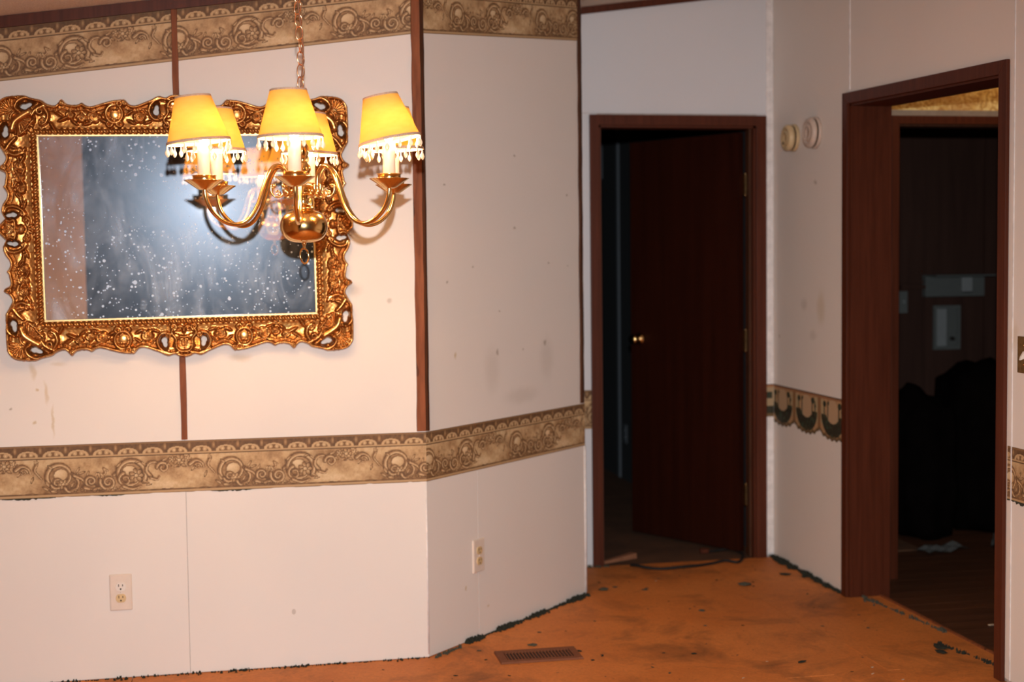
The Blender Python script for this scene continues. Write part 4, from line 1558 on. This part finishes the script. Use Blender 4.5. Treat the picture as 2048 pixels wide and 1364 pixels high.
    ridge(spiral(GW + .056, .048, .010, .002, 0, 1.3), .004, .003, .009, .030)
    rose(GW + .108, 0, .021)
    ridge(smooth_pts([(GW + .130, .022), (GW + .114, .030), (GW + .098, .026), (GW + .086, .030), (GW + .082, .012), (GW + .084, 0)]), .0050, .004, .011, .031)
    blob(GW + .066, 0, .013, .015, 0, .010, .024)
    for k in range(4):
        t_ = math.radians(k * 28)
        ridge([(GW + .048 - .006 * math.cos(t_), .012 * math.sin(t_)), (GW + .052 - .026 * math.cos(t_), .030 * math.sin(t_))], .004, .0025, .007, .024)
    ridge(spiral(GW + .050, .030, .010, .002, 180, -1.2), .0038, .0026, .008, .026)
    ridge(smooth_pts([(GW + .095, .246), (GW + .074, .238), (GW + .052, .246), (GW + .042, .258)]), .007, .005, .010, .028)
    ridge(spiral(GW + .052, .250, .011, .002, 60, -1.4), .0042, .003, .009, .029)
    leaf(GW + .086, .266, .020, 20)

    # ---- corner: big fluted shell, outer shell, two C scrolls with piercings
    ox, oy = GW + .058, GH + .056
    ang = np.arctan2(V - oy, U - ox)
    q = np.hypot(U - ox, V - oy)
    # inner fan (towards the glass)
    fan = (np.abs(np.angle(np.exp(1j * (ang - math.radians(225))))) < math.radians(95)) & (q < .052)
    H = np.where(fan, np.maximum(H, .022 + .010 * (1 - q / .06) + .0045 * np.cos(ang * 19)), H)
    # saddle
    ridge(smooth_pts([(ox - .030, oy + .022), (ox - .004, oy + .006), (ox + .014, oy - .010), (ox + .022, oy - .032)]), .015, .013, .014, .026)
    H = np.where((q < .030) & ~fan, np.maximum(H, .030 + .004 * np.cos(q * 500)), H)
    # outer shell
    fx, fy = GW + .078, GH + .080
    a2 = np.arctan2(V - fy, U - fx)
    q2 = np.hypot(U - fx, V - fy)
    sh = (np.abs(a2 - math.radians(42)) < math.radians(64)) & (q2 < .060)
    H = np.where(sh, np.maximum(H, .025 + .010 * np.sin(np.clip(q2 / .060, 0, 1) * PI * .8) + .0040 * np.cos(a2 * 17)), H)
    ridge(np.stack([fx + .050 * np.cos(np.linspace(-.4, 1.9, 14)), fy + .046 * np.sin(np.linspace(-.4, 1.9, 14))], -1), .006, .006, .011, .032)
    # C scrolls
    ridge(smooth_pts([(GW + .010, GH + .118), (GW + .034, GH + .124), (GW + .058, GH + .112), (GW + .066, GH + .092), (GW + .056, GH + .082)]), .0085, .005, .012, .031)
    ridge(spiral(GW + .056, GH + .090, .011, .002, -70, 1.3), .0042, .003, .010, .032)
    ridge(smooth_pts([(GW + .118, GH - .028), (GW + .124, GH + .010), (GW + .116, GH + .036), (GW + .098, GH + .046), (GW + .088, GH + .040)]), .0085, .005, .012, .031)
    ridge(spiral(GW + .094, GH + .038, .010, .002, 130, -1.3), .0042, .003, .010, .032)
    ridge(smooth_pts([(GW - .020, GH + .098), (GW + .004, GH + .086), (GW + .018, GH + .066)]), .008, .005, .010, .028)
    ridge(smooth_pts([(GW + .100, GH - .040), (GW + .086, GH - .020), (GW + .070, GH - .004)]), .008, .005, .010, .028)
    leaf(GW + .020, GH + .044, .020, 130)
    leaf(GW + .046, GH + .014, .018, 140)
    # piercings
    holes = [(.064, GH + .083, .0085, .0165, 8), (GW + .036, GH + .098, .0185, .0085, -18), (GW + .102, GH + .014, .0085, .019, 8), (GW + .092, .047, .017, .0070, -6)]
    hs = np.full(U.shape, 9.0)
    for (x, y, rx, ry, an) in holes:
        ca, sa_ = math.cos(math.radians(an)), math.sin(math.radians(an))
        dx, dy = U - x, V - y
        wob = 1 + .16 * np.sin(3 * np.arctan2(dy, dx) + x * 40)
        qq = np.hypot((dx * ca + dy * sa_) / rx, (-dx * sa_ + dy * ca) / ry) / wob
        hs = np.minimum(hs, (qq - 1) * min(rx, ry))
    near = (hs > 0) & (hs < .006)
    H = np.where(near, H * (.72 + .28 * np.clip(hs / .006, 0, 1)), H)
    sd = np.minimum(sd, hs)
    # round the outer edge off
    e = np.clip(sd / .006, 0, 1)
    H = H * (.45 + .55 * np.sqrt(1 - (1 - e) ** 2))
    # smooth once
    K = H.copy()
    K[1:-1, 1:-1] = .5 * H[1:-1, 1:-1] + .125 * (H[:-2, 1:-1] + H[2:, 1:-1] + H[1:-1, :-2] + H[1:-1, 2:])
    return U, V, K, sd, din, res


U, V, HH, SD, DIN, FRES = frame_height()
INNER = .0255                                 # rope and sight edge live inside this
valid = (SD > -FRES * .7) & (DIN > INNER - FRES)
# pull boundary vertices onto the outline
gy, gx = np.gradient(SD, FRES)
gl = np.hypot(gx, gy) + 1e-6
mv = (SD < FRES * .75) & (SD > -FRES * .8)
Us = np.where(mv, U - SD * gx / gl, U)
Vs = np.where(mv, V - SD * gy / gl, V)
cellok = valid[:-1, :-1] & valid[1:, :-1] & valid[:-1, 1:] & valid[1:, 1:]
cu = .5 * (U[:-1, :-1] + U[1:, 1:])
cv = .5 * (V[:-1, :-1] + V[1:, 1:])
cell_c = .25 * (SD[:-1, :-1] + SD[1:, :-1] + SD[:-1, 1:] + SD[1:, 1:])
cellok &= cell_c > 0


def frame_piece(name, region, signs, label=None):
    """join of mirrored quadrant pieces: signs = [(sx,sz),..]; closed with side walls at the outline"""
    sel = cellok & region
    V_all, F_all = [], []
    base = 0
    for sx, sz in signs:
        h, w = U.shape
        idx = np.arange(h * w).reshape(h, w)
        q = np.stack([idx[:-1, :-1], idx[:-1, 1:], idx[1:, 1:], idx[1:, :-1]], -1)[sel]
        used = np.unique(q)
        rm = np.full(h * w, -1)
        rm[used] = np.arange(len(used))
        q = rm[q]
        front = np.stack([sx * Us.ravel()[used], -HH.ravel()[used], sz * Vs.ravel()[used]], -1)
        back = front.copy()
        back[:, 1] = -.001
        nV = len(used)
        # boundary edges
        e = np.concatenate([q[:, [0, 1]], q[:, [1, 2]], q[:, [2, 3]], q[:, [3, 0]]])
        key = np.sort(e, 1)
        ku, inv, cnt_ = np.unique(key, axis=0, return_inverse=True, return_counts=True)
        be = e[cnt_[inv.ravel()] == 1]
        sidef = np.stack([be[:, 1], be[:, 0], be[:, 0] + nV, be[:, 1] + nV], -1)
        # in local space front faces look to -y: winding of (u right, v up) seen from -y is correct for sx*sz>0
        if sx * sz < 0:
            q = q[:, ::-1]
            sidef = sidef[:, ::-1]
        V_all += [front, back]
        F_all += [q + base, sidef + base]
        base += 2 * nV
    Vv = np.concatenate(V_all)
    Ff = np.concatenate(F_all)
    me = bpy.data.meshes.new(name)
    me.vertices.add(len(Vv))
    me.vertices.foreach_set('co', Vv.astype(np.float32).ravel())
    me.loops.add(Ff.size)
    me.loops.foreach_set('vertex_index', Ff.astype(np.int32).ravel())
    me.polygons.add(len(Ff))
    me.polygons.foreach_set('loop_start', np.arange(0, Ff.size, 4, dtype=np.int32))
    me.polygons.foreach_set('use_smooth', np.ones(len(Ff), bool))
    me.update(calc_edges=True)
    me.validate()
    o = link(name, me, 'gold', mir)
    return o


corner = (cu > .432) & (cv > GH - .048) | ((cu > GW - .01) & (cv > GH - .048))
ctop = (cu <= .088) & (cv > GH)
cside = (cv <= .075) & (cu > GW) & ~corner
rtop = (cv > GH) & (cu > .088) & ~corner
rside = (cu > GW) & (cv > .075) & ~corner
for sx in (-1, 1):
    for sz in (-1, 1):
        frame_piece('corner_shell', corner, [(sx, sz)])
for sz in (-1, 1):
    frame_piece('center_cartouche', ctop, [(-1, sz), (1, sz)])
    for sx in (-1, 1):
        frame_piece('carved_rail', rtop, [(sx, sz)])
for sx in (-1, 1):
    frame_piece('center_rosette', cside, [(sx, -1), (sx, 1)])
    for sz in (-1, 1):
        frame_piece('carved_rail', rside, [(sx, sz)])


def rope(name, a, b, r=.0108, pitch=.0180):
    """twisted rope moulding between two points (local frame coordinates)"""
    a, b = Vector(a), Vector(b)
    L = (b - a).length
    t_ = (b - a) / L
    yv = Vector((0, -1, 0))
    s_ = t_.cross(yv)
    nl, na = max(8, int(L / .0020)), 14
    vs_, fs = [], []
    for i in range(nl + 1):
        l = L * i / nl
        for k in range(na):
            th_ = PI * k / (na - 1)                  # half round
            rr = r * (1 + .26 * math.cos(2 * PI * (l / pitch) + 2.2 * th_))
            p = a + t_ * l + s_ * (rr * math.cos(th_)) + yv * (rr * 1.0 * math.sin(th_))
            vs_.append(p)
    for i in range(nl):
        for k in range(na - 1):
            q = i * na + k
            fs.append((q, q + na, q + na + 1, q + 1))
    m_ = MB().add(vs_, fs, True)
    return m_.build(name, 'gold', mir)


RB = -.016
rc = .0165
rope('rope_moulding', (-GW - rc, RB, GH + rc), (GW + rc, RB, GH + rc))
rope('rope_moulding', (GW + rc, RB, -GH - rc), (-GW - rc, RB, -GH - rc))
rope('rope_moulding', (-GW - rc, RB, -GH - rc), (-GW - rc, RB, GH + rc))
rope('rope_moulding', (GW + rc, RB, GH + rc), (GW + rc, RB, -GH - rc))
# backing frame and bright sight edge
bk = MB()
for (x0, x1, z0, z1) in ((-GW - .03, GW + .03, GH, GH + .03), (-GW - .03, GW + .03, -GH - .03, -GH), (-GW - .03, -GW, -GH, GH), (GW, GW + .03, -GH, GH)):
    bk.box(x0, x1, RB - .003, 0, z0, z1)
bk.build('frame_backing', 'gold', mir)
for (x0, x1, z0, z1) in ((-GW - .006, GW + .006, GH, GH + .006), (-GW - .006, GW + .006, -GH - .006, -GH), (-GW - .006, -GW, -GH, GH), (GW, GW + .006, -GH, GH)):
    MB().box(x0, x1, RB - .0085, RB - .001, z0, z1).build('sight_edge', 'gold_bright', mir, .0014)

# ------------------------------------------------------------------ chandelier
CX, CY = .211, 3.93
ch = tag(empty('chandelier', (CX, CY, 1.388)), 'brass six-arm chandelier with pleated-edge cream shades hanging from a chain', 'chandelier')
ch['label'] = 'brass six-arm chandelier with beaded cream lamp shades hanging from a chain'
OZ = 1.388
ROT = math.radians(-7)


def cbuild(mb, name, material, parent=None, **kw):
    return mb.build(name, material, parent or ch, **kw)


z = lambda w: w - OZ
# central column (upper vase, balls) and hub
col = MB().lathe([(.0001, z(1.835)), (.006, z(1.834)), (.008, z(1.822)), (.006, z(1.812)), (.010, z(1.800)), (.018, z(1.780)), (.020, z(1.755)), (.016, z(1.735)), (.007, z(1.722)), (.010, z(1.716)),
                  (.017, z(1.706)), (.0185, z(1.692)), (.015, z(1.677)), (.0075, z(1.668)), (.012, z(1.663)), (.0215, z(1.652)), (.0225, z(1.643)), (.018, z(1.633)), (.0085, z(1.626)), (.009, z(1.618)),
                  (.014, z(1.612)), (.024, z(1.608)), (.036, z(1.604)), (.042, z(1.600))], 32)
cbuild(col, 'stem', 'brass')
hub = MB().lathe([(.0001, z(1.603)), (.046, z(1.602)), (.054, z(1.599)), (.055, z(1.595)), (.044, z(1.593)), (.041, z(1.590)), (.042, z(1.583)), (.050, z(1.581)), (.050, z(1.577)), (.037, z(1.573)), (.020, z(1.567)), (.011, z(1.564)), (.0001, z(1.564))], 32)
cbuild(hub, 'hub', 'brass')
nk = MB().lathe([(.010, z(1.565)), (.0085, z(1.562)), (.013, z(1.559)), (.009, z(1.556)), (.013, z(1.553)), (.010, z(1.550)), (.022, z(1.546)), (.030, z(1.540)), (.030, z(1.536)), (.020, z(1.531))], 24)
cbuild(nk, 'neck', 'brass')
prof = []
for k in range(33):
    a_ = PI * k / 32
    rr = .0648 * math.sin(a_) ** .66 if 0 < k < 32 else .0001
    prof.append((rr, z(1.490) + .0455 * math.cos(a_)))
cbuild(MB().lathe(prof[::-1], 40), 'globe', 'brass')
cbuild(MB().lathe([(.0075, z(1.446)), (.006, z(1.440)), (.004, z(1.436)), (.005, z(1.431)), (.0035, z(1.427)), (.0001, z(1.426))][::-1], 16), 'finial', 'brass')
rp = [(.0145 * math.cos(a_), .002 * math.sin(a_), z(1.409) + .0205 * math.sin(a_)) for a_ in np.linspace(0, 2 * PI, 32, endpoint=False)]
o = cbuild(MB().tube(rp, .0026, 8, True), 'pull_ring', 'brass')
o.rotation_euler = (0, 0, math.radians(35))

# arms: one profile in (radius, height), copied round
arm_rz = smooth_pts([(.049, 1.575), (.049, 1.605), (.053, 1.632), (.068, 1.651), (.088, 1.648), (.106, 1.624), (.121, 1.586), (.138, 1.543), (.165, 1.508), (.198, 1.494), (.236, 1.502), (.268, 1.528), (.284, 1.560), (.288, 1.588)], 6)
RA = .288
pan_prof = [(.0001, 1.583), (.013, 1.583), (.020, 1.586), (.040, 1.600), (.0515, 1.6075), (.0525, 1.6085), (.0500, 1.6090), (.031, 1.604), (.0300, 1.6045), (.0300, 1.6185), (.0325, 1.6200), (.030, 1.6212), (.0185, 1.6200), (.0170, 1.6195)]
PT_R, PB_R, SHH = .0460, .0815, .119


def shade_mesh():
    me = MB()
    n, m_ = 48, 10
    vs_, fs = [], []
    for i in range(m_ + 1):
        for k in range(n):
            a = 2 * PI * k / n
            r = PT_R + (PB_R - PT_R) * (1 - i / m_)
            vs_.append((r * math.cos(a), r * math.sin(a), SHH * i / m_))
    for i in range(m_):
        for k in range(n):
            a, b = i * n + k, i * n + (k + 1) % n
            fs.append((a, b, b + n, a + n))
    me.add(vs_, fs, True)
    return me


def band(r0, r1, z0_, z1_, t_=.0016):
    return MB().lathe([(r0 - .001, z0_), (r0 + t_, z0_), (r1 + t_, z1_), (r1 - .001, z1_), (r0 - .001, z0_)], 48, caps=False)


bead_prof = [(.0001, -.0300), (.0036, -.0265), (.0058, -.0210), (.0052, -.0165), (.0026, -.0110), (.0016, -.0085), (.0021, -.0060), (.0012, -.0035), (.0010, 0.0)]
tilts = {0: (0, -1.5), 1: (-2, -11), 2: (0, -2), 3: (0, 2), 4: (0, 0), 5: (0, -6)}   # (toward/away, left/right) in degrees
shift = (-.009, .003, .004, 0, 0, -.012)
angs = [ROT + k * PI / 3 + math.radians((0, -5, 1.5, 0, 0, 2)[k]) for k in range(6)]     # measured from the front (-y), to the right
proto = {}
for k, th_ in enumerate(angs):
    dx, dy = math.sin(th_), -math.cos(th_)
    ax, ay = RA * dx, RA * dy
    rz_ = math.atan2(dy, dx)
    if k == 0:
        proto['arm'] = cbuild(MB().tube([(r, 0, w - OZ) for r, w in arm_rz], .0059, 12), 'arm', 'brass')
        proto['pan'] = cbuild(MB().lathe([(r, w - OZ) for r, w in pan_prof], 32), 'drip_pan', 'brass')
        proto['candle'] = cbuild(MB().lathe([(.0165, z(1.619)), (.0165, z(1.698)), (.013, z(1.700)), (.0001, z(1.700))], 24), 'candle_sleeve', 'candle')
        proto['bulb'] = cbuild(MB().lathe([(.0070, z(1.700)), (.0075, z(1.706)), (.0130, z(1.716)), (.0160, z(1.732)), (.0140, z(1.750)), (.0080, z(1.768)), (.0030, z(1.780)), (.0001, z(1.783))], 20), 'bulb', 'bulb')
        sc = MB()
        for yo in (-.009, .009):
            sp_ = [(.052 + p[0], yo, z(1.583) + p[1]) for p in np.vstack([smooth_pts([(0, -.004), (.010, -.012), (.024, -.012), (.033, 0), (.034, .014)], 5), spiral(.028, .0145, .006, .002, 0, .7, 10)])]
            sc.tube(sp_, [.0026] * (len(sp_) - 4) + [.0022, .002, .0018, .0014], 8)
            sp_ = [(.052 + p[0], yo, z(1.583) + p[1]) for p in spiral(.017, -.002, .008, .002, 250, -1.1, 14)]
            sc.tube(sp_, .0018, 6)
        proto['scroll'] = cbuild(sc, 'scroll_leaf', 'brass')
    arm = proto['arm'] if k == 0 else copy_child(proto['arm'], ch)
    arm.rotation_euler = (0, 0, rz_)
    sc_ = proto['scroll'] if k == 0 else copy_child(proto['scroll'], ch)
    sc_.rotation_euler = (0, 0, rz_ + PI / 6)
    for nm in ('pan', 'candle', 'bulb'):
        q = proto[nm] if k == 0 else copy_child(proto[nm], ch)
        q.location = (ax, ay, 0)
    # shade and its trims
    if k == 0:
        proto['shade'] = cbuild(shade_mesh(), 'lamp_shade', 'shade')
        sh = proto['shade']
        proto['tt'] = band(PT_R, PT_R - .0012, SHH - .004, SHH + .001).build('top_braid', 'braid', sh)
        proto['tb'] = band(PB_R + .0012, PB_R - .0008, -.002, .0055).build('bottom_braid', 'braid', sh)
        proto['bead'] = MB().lathe(bead_prof, 8).build('crystal_bead', 'crystal', sh)
        cl = MB().tube([(PT_R * math.cos(a_), PT_R * math.sin(a_), SHH - .003) for a_ in np.linspace(0, 2 * PI, 24, endpoint=False)], .0011, 6, True)
        for a_ in (0, 2 * PI / 3, 4 * PI / 3):
            cl.tube([(PT_R * math.cos(a_), PT_R * math.sin(a_), SHH - .003), (.017 * math.cos(a_), .017 * math.sin(a_), SHH - .028)], .0011, 6)
        cl.tube([(.017 * math.cos(a_), .017 * math.sin(a_), SHH - .028) for a_ in np.linspace(0, 2 * PI, 20, endpoint=False)], .0013, 6, True)
        proto['clip'] = cl.build('wire_clip', 'copper', sh)
    else:
        sh = copy_child(proto['shade'], ch)
        for nm in ('tt', 'tb', 'clip'):
            copy_child(proto[nm], sh)
    tx, ty = tilts[k]
    sh.location = (ax + shift[k], ay, z(1.707))
    eul = (math.radians(tx), math.radians(ty), 0)
    sh.rotation_euler = eul
    Rm = sh.rotation_euler.to_matrix().inverted()
    nb = 15
    for b_ in range(nb):
        q = proto['bead'] if (k == 0 and b_ == 0) else copy_child(proto['bead'], sh)
        a_ = 2 * PI * (b_ + random.uniform(-.28, .28)) / nb
        q.location = (PB_R * math.cos(a_), PB_R * math.sin(a_), -.001)
        q.rotation_euler = Rm.to_euler()

# chain of oval links with the cord threaded through, up to the ceiling canopy
ztop = zc(CX)
zl = 1.842
i = 0
lp = [(.0096 * math.cos(a_), 0, .0186 * math.sin(a_)) for a_ in np.linspace(0, 2 * PI, 26, endpoint=False)]
lk = None
sway = lambda zz: -.004 + .006 * math.sin((zz - 1.84) * 14) * max(0, 1 - (zz - 1.84) * 2)
while zl < ztop - .03:
    if lk is None:
        lk = cbuild(MB().tube(lp, .0016, 8, True), 'chain_link', 'copper')
        q = lk
    else:
        q = copy_child(lk, ch)
    q.location = (sway(zl), 0, z(zl))
    q.rotation_euler = (0, random.uniform(-.16, .16), (0.15, .55, .1, .35, 1.35, .2)[i % 6] + random.uniform(-.15, .15))
    zl += .0338
    i += 1
cp = [(sway(w) + .004 + .0035 * math.sin(w * 23), .002 * math.cos(w * 31), z(w)) for w in np.linspace(1.832, ztop - .02, 40)]
cbuild(MB().tube(cp, .0022, 8), 'lamp_cord', 'cord')
cbuild(MB().lathe([(.0001, z(ztop - .030)), (.012, z(ztop - .030)), (.045, z(ztop - .016)), (.058, z(ztop - .004)), (.058, z(ztop + .004))], 32), 'ceiling_canopy', 'brass')
